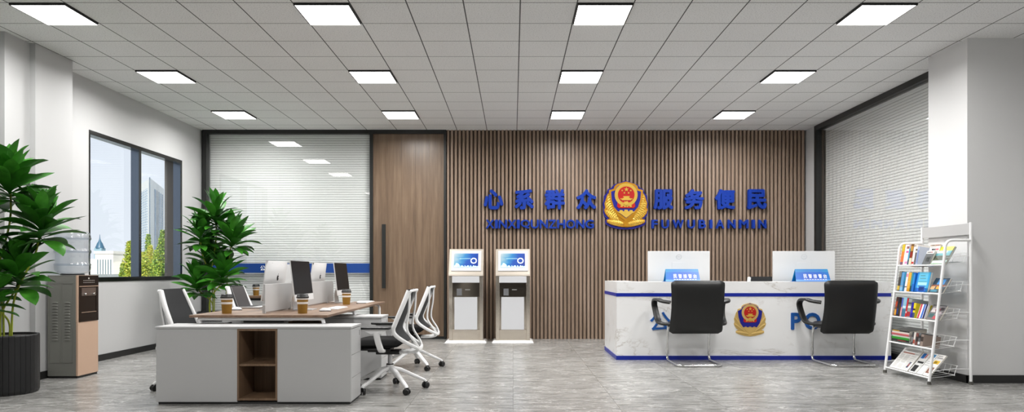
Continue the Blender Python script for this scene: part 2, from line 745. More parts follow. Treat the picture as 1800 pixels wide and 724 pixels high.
# ---- window in the left wall
b = MB()
fx0, fx1 = -5.18, -5.068
b.box(fx0, fx1, WY0, WY1, WZ1 - 0.05, WZ1)
b.box(fx0, fx1, WY0, WY1, WZ0, WZ0 + 0.055)
b.box(fx0, fx1, WY0, WY0 + 0.02, WZ0 + 0.055, WZ1 - 0.05)
b.box(fx0, fx1, WY1 - 0.05, WY1, WZ0 + 0.055, WZ1 - 0.05)
win = struct(b.build('window_1', M_winframe))
b = MB()
b.box(fx0, fx1 - 0.002, 9.25, 9.31, WZ0 + 0.055, WZ1 - 0.05)
b.build('mullion', M_winframe, win)
M_winside = mat('window_metal_polished', '#6a727d', 0.16, 1.0)
for x0, x1, y0, y1, z0, z1 in ((fx0, fx1 - 0.003, 9.2485, 9.25, WZ0 + 0.055, WZ1 - 0.05), (fx0, fx1 - 0.003, WY1 - 0.0515, WY1 - 0.05, WZ0 + 0.055, WZ1 - 0.05), (fx0, fx1 - 0.003, WY0 + 0.02, WY1 - 0.05, WZ1 - 0.0515, WZ1 - 0.05)):
    b = MB()
    b.box(x0, x1, y0, y1, z0, z1)
    b.build('frame_lining', M_winside, win)
for y0, y1 in ((WY0 + 0.02, 9.25), (9.31, WY1 - 0.05)):
    b = MB()
    b.box(-5.178, -5.172, y0, y1, WZ0 + 0.055, WZ1 - 0.05)
    b.build('pane', M_winglass, win)

# ---- glazed partition at the back
X0, X1 = -5.045, PX(655.7, 11.1)
GX1 = PX(650.2, 11.1)
b = MB()
b.box(X0, X1, 11.08, 11.17, H - 0.065, H)
b.box(X0, X0 + 0.066, 11.08, 11.17, 0, H - 0.065)
b.box(GX1, X1, 11.08, 11.17, 0, H - 0.065)
b.box(X0 + 0.066, GX1, 11.08, 11.17, 0, 0.07)
part_b = struct(b.build('window_2', M_frame))
b = MB()
b.box(X0 + 0.066, GX1, 11.125, 11.135, 0.07, H - 0.065)
b.build('pane', M_glass, part_b)
BZ0, BZ1 = PZ(479.5, 11.12), PZ(462.8, 11.12)
b = MB()
b.box(X0 + 0.066, GX1, 11.1215, 11.1245, BZ0, BZ1)
b.build('blue_band', M_bandblue, part_b)
b = MB()
cz0, cz1 = BZ0 + 0.035, BZ1 - 0.035
wch = cz1 - cz0
xx = PX(457.5, 11.12)
for ch in '公安服务':
    add_text(b, ch, xx, xx + wch, cz0, cz1, 11.1212, 0.002, 0.012)
    xx += wch * 1.45
b.build('band_lettering', M_letterwhite, part_b)


def blind(name, label, x0, x1, z0, z1, loc, rz):
    root = thing(name, label, 'blind', loc, rz)
    b = MB()
    p = 0.0385
    z = z1 - 0.05
    while z > z0:
        # gently cupped slat, closed
        pr = [(0.0, z - 0.0340), (-0.002, z - 0.022), (-0.002, z - 0.012), (0.0, z), (0.003, z - 0.0005), (0.001, z - 0.012), (0.001, z - 0.022), (0.003, z - 0.0335)]
        vs = [(x0, a, c) for a, c in pr] + [(x1, a, c) for a, c in pr]
        n = len(pr)
        b.add(vs, [(i, (i + 1) % n, n + (i + 1) % n, n + i) for i in range(n)])
        z -= p
    b.build('slats', M_blind, root)
    b = MB()
    b.box(x0, x1, -0.02, 0.02, z1 - 0.045, z1)
    b.build('headrail', M_blind, root)
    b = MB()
    b.box(x0, x1, 0.022, 0.026, z0, z1)  # dark sheet that paints the shade in the gaps between slats
    b.build('gap_shade_sheet', M_gapshade, root)
    return root


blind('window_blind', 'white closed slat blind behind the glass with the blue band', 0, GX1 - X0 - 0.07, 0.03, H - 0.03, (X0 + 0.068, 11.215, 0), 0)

# ---- wooden door
DX1 = PX(780.2, 11.1)
DXE = PX(784.4, 11.1)
b = MB()
b.box(X1, DXE, 11.08, 11.17, H - 0.065, H)
b.box(DX1, DXE, 11.08, 11.17, 0, H - 0.065)
b.box(X1, DX1, 11.10, 11.17, 0, 0.045)
door = struct(b.build('door_1', M_frame))
b = MB()
npl = 5
wpl = (DX1 - X1) / npl
for k in range(npl):
    b.box(X1 + k * wpl + 0.0006, X1 + (k + 1) * wpl - 0.0006, 11.115, 11.155, 0.045, H - 0.065)
b.build('door_leaf', M_wood_d, door)
hx0, hx1 = PX(671.2, 11.05), PX(677.8, 11.05)
b = MB()
b.box(hx0, hx1, 11.045, 11.07, PZ(506.5, 11.05), PZ(394, 11.05))
for z in (PZ(420, 11.05), PZ(480, 11.05)):
    b.box((hx0 + hx1) / 2 - 0.012, (hx0 + hx1) / 2 + 0.012, 11.07, 11.116, z - 0.012, z + 0.012)
b.build('handle', M_frame, door, 0.003)

# ---- slatted wood wall
SX0, SX1 = DXE + 0.002, 4.757
b = MB()
pitch = (SX1 - SX0) / 92
b.use(M_wood_sback)
b.box(SX0, SX1, 11.145, 11.2, 0, H)
b.use(M_wood_s)
for k in range(92):
    x = SX0 + k * pitch + 0.006
    w = 0.041
    pr = [(x, 11.146), (x, 11.112), (x + 0.007, 11.102), (x + w - 0.007, 11.102), (x + w, 11.112), (x + w, 11.146)]
    b.prism(pr, 0, H, 'z')
struct(b.build('wall_back_slats'))

# ---- glazed partition in the right wall
b = MB()
RY1 = 10.82
b.box(XR, XR + 0.12, 7.36, RY1, H - 0.075, H)
b.box(XR, XR + 0.12, RY1 - 0.07, RY1, 0, H - 0.075)
b.box(XR, XR + 0.12, 7.36, 7.43, 0, H - 0.075)
b.box(XR, XR + 0.12, 7.43, RY1 - 0.07, 0, 0.075)
part_r = struct(b.build('window_3', M_frame))
b = MB()
b.box(XR + 0.045, XR + 0.055, 7.43, RY1 - 0.07, 0.075, H - 0.075)
b.build('pane', M_glass, part_r)
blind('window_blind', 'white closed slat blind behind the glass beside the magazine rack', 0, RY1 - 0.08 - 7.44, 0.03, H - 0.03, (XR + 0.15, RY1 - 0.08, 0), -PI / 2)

# ---- ceiling lights
cols = ('beside the window wall', 'second from the window wall', 'third from the window wall', 'fourth from the window wall')
rows = ('in the front row', 'in the middle row', 'in the row by the back wall', 'in the added unseen fill row')
first = None
for ci in range(4):
    for ri in range(4):
        x = -1.888 + (ci - 1) * 5 * TX
        y = 5.844 + (ri if ri < 3 else -2) * 4 * TY  # last row is unseen, added out of frame as fill light
        lab = 'square ceiling light ' + rows[ri] + ', ' + cols[ci]
        if first is None:
            first = thing('ceiling_light', lab, 'light', (x, y, H), 0, 'square ceiling light panels')
            b = MB()
            w, t = TX, 0.018
            e = 0.010
            b.box(0.004, w - 0.004, 0.004, 0.004 + e, -t, 0)
            b.box(0.004, w - 0.004, w - e - 0.004, w - 0.004, -t + 0.012, 0)
            b.box(0.004, 0.004 + e, 0.004 + e, w - e - 0.004, -t, 0)
            b.box(w - e - 0.004, w - 0.004, 0.004 + e, w - e - 0.004, -t, 0)
            b.build('frame', M_black, first)
            b = MB()
            b.box(0.004 + e, w - e - 0.004, 0.004 + e, w - 0.006, -t + 0.001, -0.002)
            b.build('diffuser', EMIT, first)
            ld = bpy.data.lights.new('panel_lamp', 'AREA')
            ld.shape = 'SQUARE'
            ld.size = w - 0.05
            ld.energy = 41.0
            ld.spread = math.radians(166)
            ld.color = (1.0, 0.99, 0.975)
            lo = bpy.data.objects.new('panel_lamp', ld)
            COL.objects.link(lo)
            lo.parent = first
            lo.location = (w / 2, w / 2, -t - 0.002)
        else:
            dup(first, (x, y, H), 0, lab)

# ================================================================== EMBLEM
def emblem(name, label, cx, cz, w, y, plate, grp):
    """police crest on a wall facing -Y: cx,cz centre, w full width, y the wall face"""
    root = thing(name, label, 'emblem', (cx, y, cz), 0, grp)
    s = w / 555.0

    def P(pts, mirror=True):
        q = [((x - 355) * s, (362 - yy) * s) for x, yy in pts]
        if mirror:
            q = q + [(-a, c) for a, c in reversed(q) if abs(a) > 1e-6]
        return q
    d = 0.022 if plate else 0.005
    k = 0.0
    G = M_gold if plate else M_goldflat
    if plate:
        b = MB()
        b.prism(P([(355, 58), (420, 82), (500, 108), (535, 150), (578, 170), (592, 215), (622, 245), (626, 300), (640, 350), (628, 405), (634, 450), (620, 500), (592, 535), (610, 570), (600, 605), (540, 638), (440, 663), (355, 667)]), -0.045, 0.0, 'y')
        b.build('back_plate', M_navy, root)
        k = -0.045
    gold_out = [(355, 75), (460, 105), (492, 130), (500, 165), (560, 183), (572, 240), (590, 245), (606, 300), (622, 345), (612, 398), (626, 428), (612, 470), (575, 515), (548, 530), (592, 548), (592, 580), (540, 605), (440, 632), (355, 642)]
    b = MB()
    b.prism(P(gold_out), k - d, k, 'y')
    b.build('wheat_base', G, root)
    k2 = k - d
    # wheat ears: overlapping leaf lobes with a raised spine
    b = MB()
    lobes = [((495, 470), (578, 225), 44), ((470, 520), (612, 320), 42), ((450, 550), (615, 430), 40), ((385, 600), (590, 565), 36)]
    for (ax, ay), (bx, by), hw in lobes:
        for sg in (1, -1):
            n = 18
            L, R = [], []
            dx, dy = bx - ax, by - ay
            ln = math.hypot(dx, dy)
            ux, uy = dx / ln, dy / ln
            for i in range(n + 1):
                t = i / n
                r = hw * (math.sin(PI * (0.12 + 0.86 * t)) ** 0.8) * ((0.92 if i % 2 else 1.05) if plate else 1.0)
                mx, my = ax + dx * t, ay + dy * t
                L.append((355 + sg * (mx - uy * r - 355), my + ux * r))
                R.append((355 + sg * (mx + uy * r - 355), my - ux * r))
                if i == n:
                    L[-1] = (355 + sg * (bx - 355), by)
            pts = [((x - 355) * s, (362 - yy) * s) for x, yy in L + R[-2::-1]]
            C = [((355 + sg * (ax + dx * i / n - 355) - 355) * s, (362 - (ay + dy * i / n)) * s) for i in range(n + 1)]
            vs = []
            for i in range(n + 1):
                l = ((L[i][0] - 355) * s, (362 - L[i][1]) * s)
                r = ((R[i][0] - 355) * s, (362 - R[i][1]) * s)
                yc = k2 - (0.016 if plate else 0.004) * ((1.0 if i % 2 else 0.25) if plate else 1.0)
                vs += [(l[0], k2 + 0.001, l[1]), (C[i][0], yc, C[i][1]), (r[0], k2 + 0.001, r[1])]
            fs = []
            for i in range(n):
                o = i * 3
                for q in range(2):
                    f = (o + q, o + q + 1, o + q + 4, o + q + 3)
                    fs.append(f if sg < 0 else tuple(reversed(f)))
            b.add(vs, fs)
    b.build('wheat_ear', M_goldpale if plate else M_goldflat, root)
    # shield outline + field
    outer = P([(355, 74), (464, 104), (496, 130), (506, 164), (566, 182), (558, 302), (528, 405), (454, 498), (355, 572)])
    inner = P([(355, 102), (452, 128), (474, 152), (486, 184), (540, 200), (532, 300), (504, 390), (436, 468), (355, 532)])
    if not plate:
        inner = P([(355, 84), (440, 117), (488, 150), (498, 182), (560, 214), (548, 320), (515, 420), (470, 486), (448, 486), (444, 474), (412, 474), (408, 486), (378, 486), (374, 474), (355, 474)])
        outer = P([(355, 74), (446, 108), (498, 144), (508, 176), (570, 208), (558, 322), (526, 424), (478, 498), (355, 600)])
    b = MB()
    b.prism(outer, k2 - 0.6 * d, k2, 'y')
    b.build('shield_rim', G, root)
    k3 = k2 - 0.6 * d
    b = MB()
    b.prism(inner, k3 - 0.002, k3, 'y')
    b.build('shield_field', M_navy, root)
    k4 = k3 - 0.002
    # cogwheel at the foot
    b = MB()
    gear = [(210, 432), (235, 432), (240, 448), (272, 448), (278, 430), (310, 430), (316, 448), (335, 440), (335, 425), (375, 425), (375, 440), (394, 448), (400, 430), (432, 430), (438, 448), (470, 448), (475, 432), (500, 432), (428, 470), (355, 526), (282, 470)]
    if plate:
        b.prism(P(gear[2:16] + gear[18:], False), k4 - 0.5 * d, k4, 'y')
        b.build('cogwheel', M_goldpale, root)
    # national emblem
    cyz = (362 - 240) * s

    def disc(r, cx0=0, cz0=cyz, n=40):
        return [(cx0 + r * s * math.cos(2 * PI * i / n), cz0 + r * s * math.sin(2 * PI * i / n)) for i in range(n)]
    b = MB()
    b.prism(P([(250, 335), (462, 335), (468, 385), (445, 405), (265, 405), (242, 385)], False), k4 - 0.5 * d, k4, 'y')
    b.build('red_ribbon', M_red, root)
    b = MB()
    b.prism(disc(142), k4 - 0.6 * d, k4, 'y')
    n = 36
    for i in range(n):
        a = 2 * PI * i / n
        r = 124
        cx0, cz0 = r * s * math.cos(a), cyz + r * s * math.sin(a)
        b.prism([(cx0 + 9 * s * math.cos(a + q), cz0 + 9 * s * math.sin(a + q)) for q in (0, 1.2, 2.4, 3.6, 4.8)], k4 - 0.75 * d, k4 - 0.6 * d, 'y')
    b.build('wheat_ring', M_goldpale if plate else M_goldflat, root)
    b = MB()
    b.prism(disc(103), k4 - 0.85 * d, k4 - 0.6 * d, 'y')
    b.build('red_disc', M_red, root)
    k5 = k4 - 0.85 * d

    def star(cx0, cy0, r):
        pts = []
        for i in range(10):
            a = PI / 2 + i * PI / 5
            q = r if i % 2 == 0 else r * 0.42
            pts.append(((cx0 - 355) * s + q * s * math.cos(a), (362 - cy0) * s + q * s * math.sin(a)))
        return pts
    b = MB()
    b.prism(star(357, 175, 30), k5 - 0.3 * d, k5, 'y')
    for px, py in ((305, 188), (332, 218), (384, 218), (411, 188)):
        b.prism(star(px, py, 14), k5 - 0.3 * d, k5, 'y')
    b.build('gold_stars', M_goldpale, root)
    b = MB()
    for x0, x1, y0, y1 in ((318, 398, 258, 266), (325, 391, 266, 280), (312, 404, 280, 287), (282, 432, 287, 298), (300, 414, 298, 308)):
        b.prism(P([(x0, y0), (x1, y0), (x1, y1), (x0, y1)], False), k5 - 0.3 * d, k5, 'y')
    b.build('gate_tower', M_goldpale, root)
    b = MB()
    cg = []
    for i in range(24):
        a = 2 * PI * i / 24
        r = 36 if i % 4 < 2 else 28
        cg.append((r * s * math.cos(a), (362 - 345) * s + r * 0.75 * s * math.sin(a)))
    b.prism(cg, k5 - 0.3 * d, k4 - 0.4 * d, 'y')
    for x0, x1, y0, y1 in ((285, 312, 372, 390), (330, 350, 376, 392), (360, 380, 376, 392), (398, 425, 372, 390), (300, 330, 348, 362), (380, 410, 348, 362)):
        b.prism(P([(x0, y0), (x1, y0), (x1, y1), (x0, y1)], False), k4 - 0.65 * d, k4 - 0.4 * d, 'y')
    b.build('ribbon_knots', M_goldpale, root)
    b = MB()
    b.prism(P([(335, 562), (375, 562), (383, 632), (327, 632)], False), k2 - 0.5 * d, k2, 'y')
    b.build('tie', G, root)
    return root


SY = 11.102
emblem('police_emblem', 'large police crest on blue scalloped plate on the slatted wood wall', PX(1099, SY), PZ(360.5, SY), 78 / 1200 * SY, SY, True, None)

# raised sign lettering on the slats
def sign(name, label, items, y0, y1, off, grp=None):
    root = thing(name, label, 'sign', (0, SY, 0), 0, grp)
    for ch, a, c in items:
        b = MB()
        add_text(b, ch, PX(a, SY - .05), PX(c, SY - .05), PZ(y1, SY - .05), PZ(y0, SY - .05), 0.0, 0.06, off)
        b.build('letter', M_blue, root)
    return root


sign('raised_lettering', 'four blue raised characters on the slats, on the wood door side of the crest', [('心', 850, 885), ('系', 904, 938.5), ('群', 957, 993), ('众', 1013, 1048.5)], 332.5, 368, 0.042)
sign('raised_lettering', 'four blue raised characters on the slats, on the blinds side of the crest', [('服', 1149, 1183.5), ('务', 1203, 1238), ('便', 1257, 1292.5), ('民', 1313.5, 1347.5)], 332.5, 368, 0.042)


def row(word, x0, x1, widths):
    tot = sum(widths.get(c, 1.0) for c in word)
    gap = 0.0
    n = len(word)
    return tot


LW = {'I': 0.36, 'X': 1.0, 'N': 1.0, 'Q': 1.12, 'U': 0.98, 'Z': 0.9, 'H': 1.0, 'O': 1.12, 'G': 1.05, 'F': 0.8, 'W': 1.45, 'B': 0.95, 'A': 1.05, 'M': 1.22}


def lay(word, x0, x1, unit):
    w = [LW[c] * unit for c in word]
    gap = (x1 - x0 - sum(w)) / (len(word) - 1)
    out, x = [], x0
    for c, q in zip(word, w):
        out.append((c, x, x + q))
        x += q + gap
    return out


sign('raised_lettering', 'blue raised capitals XINXIQUNZHONG below the four characters on the door side', lay('XINXIQUNZHONG', 854, 1044, 14.6), 386, 401.5, 0.028)
sign('raised_lettering', 'blue raised capitals FUWUBIANMIN below the four characters on the blinds side', lay('FUWUBIANMIN', 1145.5, 1347, 13.4), 386, 401.5, 0.028)

# ================================================================== RECEPTION DESK
DXL, DXR, DY0, DY1, DZ = 1.287, 4.70, 8.49, 9.58, 0.972
rd = thing('reception_desk', 'long white marble reception desk with dark blue stripes and an emblem', 'desk', (0, 0, 0))
b = MB()
b.box(DXL, DXR, DY0, DY0 + 0.05, 0.052, DZ - 0.03)
b.box(DXL, DXL + 0.05, DY0 + 0.05, DY1, 0.052, DZ - 0.03)
b.box(DXR - 0.05, DXR, DY0 + 0.05, DY1, 0.052, DZ - 0.03)
b.build('front_panel', M_marble, rd)
b = MB()
b.box(DXL, DXR, DY0, DY0 + 0.34, DZ - 0.03, DZ)
b.box(DXL, DXL + 0.30, DY0 + 0.34, DY1, DZ - 0.03, DZ)
b.box(DXR - 0.12, DXR, DY0 + 0.34, DY1, DZ - 0.03, DZ)
b.build('counter_top', M_marble, rd)
b = MB()
b.box(DXL + 0.05, DXR - 0.05, DY0 + 0.05, DY1 - 0.02, 0.715, 0.745)
b.build('worktop', M_white, rd)
b = MB()
b.box(DXL - 0.006, DXR, DY0 - 0.006, DY1, 0.0, 0.052)
b.build('plinth', M_deskblue, rd)
b = MB()
z0, z1 = PZ(521, DY0), PZ(515, DY0)
b.box(DXL - 0.004, DXR, DY0 - 0.004, DY0 + 0.0, z0, z1)
b.box(DXL - 0.004, DXL, DY0, DY1, z0, z1)
b.build('stripe', M_deskblue, rd)
b = MB()
add_text(b, '公', PX(1142.5, DY0), PX(1178, DY0), PZ(582.5, DY0), PZ(548, DY0), DY0, 0.012, 0.012)
add_text(b, '安', PX(1190, DY0), PX(1226, DY0), PZ(582.5, DY0), PZ(548, DY0), DY0, 0.012, 0.012)
b.build('lettering', M_paleblue, rd)
b = MB()
for ch, a, c in (('P', 1390, 1408), ('O', 1413.5, 1442), ('L', 1448.5, 1464), ('I', 1470, 1475), ('C', 1481, 1507), ('E', 1513.5, 1530)):
    add_text(b, ch, PX(a, DY0), PX(c, DY0), PZ(579.5, DY0), PZ(549.5, DY0), DY0, 0.012, 0.03)
b.build('lettering', M_paleblue, rd)
em2 = emblem('desk_emblem', 'flat gold police crest on the marble reception desk front', PX(1318, DY0), PZ(562, DY0), 58 / 1200 * DY0, DY0, False, None)
em2['kind'] = 'thing'

# monitors on the reception desk
def big_monitor(loc, label):
    root = thing('desk_monitor', label, 'monitor', loc, 0, 'white monitors on the reception desk')
    w, zb, zt = 0.81, 0.13, 0.622
    b = MB()
    b.rbox(-w / 2, w / 2, -0.018, 0.012, zb, zt, 0.008, 3, 'y')
    b.build('housing', M_plastic, root, 0.003)
    b = MB()
    b.box(-w / 2 + 0.012, w / 2 - 0.012, 0.012, 0.015, zb + 0.02, zt - 0.012)
    b.build('screen', M_screen, root)
    b = MB()
    b.rbox(-0.092, 0.092, -0.024, -0.0175, zb + 0.06, zt - 0.145, 0.006, 3, 'y')
    nk = b.build('mount_cover', M_plastic, root, 0.002)
    b = MB()
    b.box(-0.06, 0.06, -0.07, -0.024, 0.01, zb + 0.12)
    b.build('stand', M_plastic, root, 0.008)
    b = MB()
    b.rbox(-0.16, 0.16, -0.13, 0.09, 0.0, 0.012, 0.02, 4, 'z')
    b.build('foot', M_plastic, root, 0.002)
    b = MB()
    n = 28
    ring = [(0.036 * math.cos(2 * PI * i / n), -0.0185, zt - 0.075 + 0.03 * math.sin(2 * PI * i / n)) for i in range(n)]
    b.tube(ring, 0.0022, 6, True)
    b.box(-0.018, 0.018, -0.0195, -0.018, zt - 0.078, zt - 0.073)
    b.build('logo_ring', mat('logo_grey', '#c0c2c4', 0.4), root)
    return root


m1 = big_monitor((PX(1193.5, 8.95), 8.97, 0.745), 'white monitor back behind the desk sign in front of plain wood slats')
dup(m1, (PX(1413.5, 8.95), 8.97, 0.745), 0, 'white monitor back standing at the slat wall corner by the blinds')


# desk name signs (tent cards)
def mk_card(flip):
    m = mat('sign_card_%d' % flip, '#2f7fd0', 0.35)
    g = NG(m)
    tc = g.n('ShaderNodeTexCoord')
    sp = g.n('ShaderNodeSeparateXYZ')
    g.l(tc.outputs['Generated'], sp.inputs[0])
    x = sp.outputs[0] if not flip else g.math('SUBTRACT', 1.0, sp.outputs[0])
    base = g.ramp(x, [(0.0, '#5f8fd0'), (0.35, '#4a62c0'), (0.75, '#2a5cc4'), (1.0, '#0e82bc')])
    zc = g.ramp(sp.outputs[2], [(0.0, '#7db6f0'), (0.13, '#8fc2f5'), (0.17, '#3f62c4'), (0.72, '#3b6fc0'), (0.8, '#58a0c6'), (1.0, '#2f9ac2')])
    g.color(g.mix(0.5, base, zc))
    return m


def tent(loc, label, flip):
    root = thing('desk_sign', label, 'sign', loc, 0, 'folded blue desk signs')
    w, hh, dp = 0.435, 0.158, 0.07
    b = MB()
    b.add([(-w / 2, -dp, 0.004), (w / 2, -dp, 0.004), (w / 2 - 0.012, -0.003, hh), (-w / 2 + 0.012, -0.003, hh),
           (-w / 2, -dp + 0.004, 0.002), (w / 2, -dp + 0.004, 0.002), (w / 2 - 0.012, 0.001, hh - 0.002), (-w / 2 + 0.012, 0.001, hh - 0.002)],
          [(0, 1, 2, 3), (5, 4, 7, 6), (1, 0, 4, 5), (2, 1, 5, 6), (3, 2, 6, 7), (0, 3, 7, 4)])
    b.build('front_card', mk_card(flip), root)
    b = MB()
    b.add([(-w / 2, dp, 0.004), (w / 2, dp, 0.004), (w / 2 - 0.012, 0.003, hh), (-w / 2 + 0.012, 0.003, hh),
           (-w / 2, dp - 0.004, 0.002), (w / 2, dp - 0.004, 0.002), (w / 2 - 0.012, -0.001, hh - 0.002), (-w / 2 + 0.012, -0.001, hh - 0.002)],
          [(1, 0, 3, 2), (4, 5, 6, 7), (0, 1, 5, 4), (1, 2, 6, 5), (2, 3, 7, 6), (3, 0, 4, 7)])
    b.build('rear_card', mat('card_cyan', '#1088c0', 0.35), root)
    b = MB()
    b.box(-w / 2 - 0.02, w / 2, -dp, dp, 0, 0.003)
    b.build('base_card', mat('card_blue', '#1f4fa0', 0.35), root)
    # lettering on the slope
    sl = math.atan2(dp - 0.003, hh)
    b = MB()
    b.at(0, -dp - 0.0006, 0.004, rx=-sl)
    xx = -0.115
    for ch in '民警接警台':
        add_text(b, ch, xx, xx + 0.044, 0.042, 0.098, 0, 0.001, 0.015)
        xx += 0.0625
    b.build('lettering', M_letterwhite, root)
    b = MB()
    b.at(0, -dp - 0.0006, 0.004, rx=-sl)
    for k in range(9):
        b.box(-0.115 + k * 0.033, -0.115 + k * 0.033 + 0.024, -0.0008, 0, 0.022, 0.029)
    b.build('small_lettering', M_letterwhite, root)
    return root


tent((PX(1199, 8.62), 8.64, DZ), 'blue folded desk sign with a pale sky patch on its upper edge', 1)
tent((PX(1427, 8.62), 8.64, DZ), 'blue folded desk sign in front of the monitor by the blinds', 0)

# ================================================================== CHAIRS
def task_chair(loc, rz, label, grp):
    """local +x is forward"""
    root = thing('task_chair', label, 'chair', loc, rz, grp)
    # five-star base
    for k in range(5):
        a = math.radians(54 + 72 * k)
        dx, dy = math.cos(a), math.sin(a)
        b = MB()
        path = [(0.02 * dx, 0.02 * dy, 0.205), (0.10 * dx, 0.10 * dy, 0.185), (0.24 * dx, 0.24 * dy, 0.115), (0.325 * dx, 0.325 * dy, 0.075), (0.335 * dx, 0.335 * dy, 0.06)]
        b.band(path, 0.042, 0.032, (0, 0, 1), scale=[1.15, 1.1, 0.95, 0.8, 0.7])
        leg = b.build('leg', M_whitemetal, root)
        b = MB()
        b.at(0.335 * dx, 0.335 * dy, 0, rz=a + 0.6)
        for sy in (-0.017, 0.017):
            b.at(0.335 * dx, 0.335 * dy, 0.029, rz=a + 0.6)
            M0 = b.M.copy()
            b.M = M0 @ Matrix.Translation((0, sy, 0)) @ Matrix.Rotation(PI / 2, 4, 'X')
            b.lathe([(0.02, -0.010), (0.028, -0.008), (0.029, 0.0), (0.028, 0.008), (0.02, 0.010)], 16)
            b.M = M0
        b.box(-0.018, 0.018, -0.009, 0.009, 0.0, 0.034)
        b.build('caster', M_black, leg)
    b = MB()
    b.cyl(0, 0, 0.165, 0.235, 0.036, 20)
    b.use(M_black) if False else None
    b.build('hub', M_whitemetal, root)
    b = MB()
    b.cyl(0, 0, 0.215, 0.245, 0.034, 20)
    b.build('collar', M_black, root)
    b = MB()
    b.cyl(0, 0, 0.24, 0.36, 0.021, 16)
    b.build('gas_lift', M_alu, root)
    b = MB()
    b.box(-0.10, 0.12, -0.07, 0.07, 0.335, 0.375)
    b.box(-0.02, 0.19, -0.10, 0.10, 0.36, 0.395)
    b.box(0.05, 0.24, -0.20, 0.20, 0.385, 0.405)
    b.build('mechanism', M_black, root, 0.008)
    # seat cushion
    b = MB()
    nu, nv = 14, 14

    def seat(sgn):
        def fn(u, v):
            x = -0.125 + 0.49 * u
            hw = 0.235 * (1 - 0.16 * (2 * u - 1) ** 4)
            y = -hw + 2 * hw * v
            e = (1 - abs(2 * u - 1) ** 5) * (1 - abs(2 * v - 1) ** 5)
            e = max(e, 0) ** 0.5
            top = 0.435 + 0.05 * e + 0.012 * (2 * v - 1) ** 2 * e - 0.045 * max(0, u - 0.7) / 0.3 * 0.6
            bot = 0.435 - 0.035 * e - 0.045 * max(0, u - 0.7) / 0.3 * 0.6
            return (x, y, top if sgn > 0 else bot)
        return fn
    b.grid(seat(1), nu, nv)
    o = len(b.f)
    b.grid(seat(-1), nu, nv)
    for i in range(0, o):
        b.f[i] = tuple(b.f[i])
    for i in range(o, len(b.f)):
        b.f[i] = tuple(reversed(b.f[i]))
    b.build('seat', M_blackcloth, root)
    # back frame: two side rails that fold at the hip and sweep under the seat
    for s in (-1, 1):
        b = MB()
        pth = spline([(-0.205, s * 0.20, 0.925), (-0.150, s * 0.232, 0.78), (-0.095, s * 0.245, 0.645), (-0.072, s * 0.245, 0.575), (-0.100, s * 0.235, 0.52), (-0.185, s * 0.195, 0.455), (-0.275, s * 0.12, 0.395), (-0.225, s * 0.085, 0.365), (-0.08, s * 0.05, 0.355)], 6)
        b.band(pth, 0.042, 0.044, (0, 1, 0), scale=[1 - 0.35 * i / (len(pth) - 1) for i in range(len(pth))])
        b.build('back_frame', M_whitemetal, root)
        b = MB()
        pth = spline([(-0.212, s * 0.19, 0.915), (-0.205, s * 0.185, 0.76), (-0.185, s * 0.175, 0.62), (-0.195, s * 0.165, 0.545), (-0.255, s * 0.14, 0.455), (-0.282, s * 0.115, 0.40)], 6)
        b.band(pth, 0.020, 0.024, (0, 1, 0))
        b.build('rear_strut', M_whitemetal, root)
    b = MB()
    pth = rounded([(-0.212, -0.20, 0.90), (-0.226, -0.205, 0.924), (-0.226, 0.205, 0.924), (-0.212, 0.20, 0.90)], 0.02)
    b.band(pth, 0.022, 0.02, (1, 0, 0))
    b.build('top_rail', M_whitemetal, root)
    b = MB()
    b.band([(-0.28, -0.12, 0.395), (-0.29, 0, 0.39), (-0.28, 0.12, 0.395)], 0.024, 0.035, (0, 0, 1))
    b.build('cross_rail', M_whitemetal, root)
    # mesh
    b = MB()
    prof = [(-0.200, 0.938, 0.195), (-0.150, 0.78, 0.225), (-0.098, 0.645, 0.238), (-0.078, 0.575, 0.236), (-0.105, 0.515, 0.225), (-0.17, 0.465, 0.195)]
    sp = spline([(p[0], p[2], p[1]) for p in prof], 5)
    vs, fs = [], []
    nv = 8
    for p in sp:
        for j in range(nv + 1):
            t = -1 + 2 * j / nv
            vs.append((p[0] - 0.022 * (1 - t * t) + 0.004, p[1] * t, p[2]))
    m = len(vs)
    vs += [(x - 0.006, y, z) for x, y, z in vs]
    w = nv + 1
    for i in range(len(sp) - 1):
        for j in range(nv):
            f = (i * w + j, i * w + j + 1, (i + 1) * w + j + 1, (i + 1) * w + j)
            fs.append(f)
            fs.append(tuple(reversed([q + m for q in f])))
    b.add(vs, fs, True)
    b.build('mesh_back', M_mesh, root)
    # arms
    for s in (-1, 1):
        b = MB()
        pth = [(0.03, s * 0.20, 0.385), (0.03, s * 0.275, 0.39), (0.055, s * 0.285, 0.47), (0.075, s * 0.285, 0.56)]
        b.band(rounded(pth, 0.03), 0.03, 0.055, (1, 0, 0))
        b.prism([(0.03, 0.545), (0.12, 0.545), (0.205, 0.586), (-0.045, 0.586)], s * 0.272, s * 0.298, 'y')
        am = b.build('arm', M_whitemetal, root)
        b = MB()
        b.rbox(-0.06, 0.235, s * 0.285 - 0.04, s * 0.285 + 0.04, 0.586, 0.606, 0.03, 5, 'z')
        b.build('arm_pad', M_black, am, 0.008)
    return root


c1 = task_chair((-1.145, 6.35, 0), PI, 'white framed black task chair tucked beside the cabinet end, closest to the viewer', 'white task chairs at the workbench')
dup(c1, (-1.145, 7.81, 0), PI, 'white framed black task chair between the first chair and the wood door')
dup(c1, (-2.985, 6.38, 0), 0, 'white framed chair with dark mesh back showing above the cabinet, near the window')
dup(c1, (-2.985, 7.83, 0), 0, 'white framed chair mostly hidden behind the laptop and takeaway cup')
c5 = dup(c1, (3.73, 9.93, 0), -PI / 2, 'dark mesh chair back peeking over the reception desk between the monitors')
c5.scale = (1.09, 1.09, 1.09)


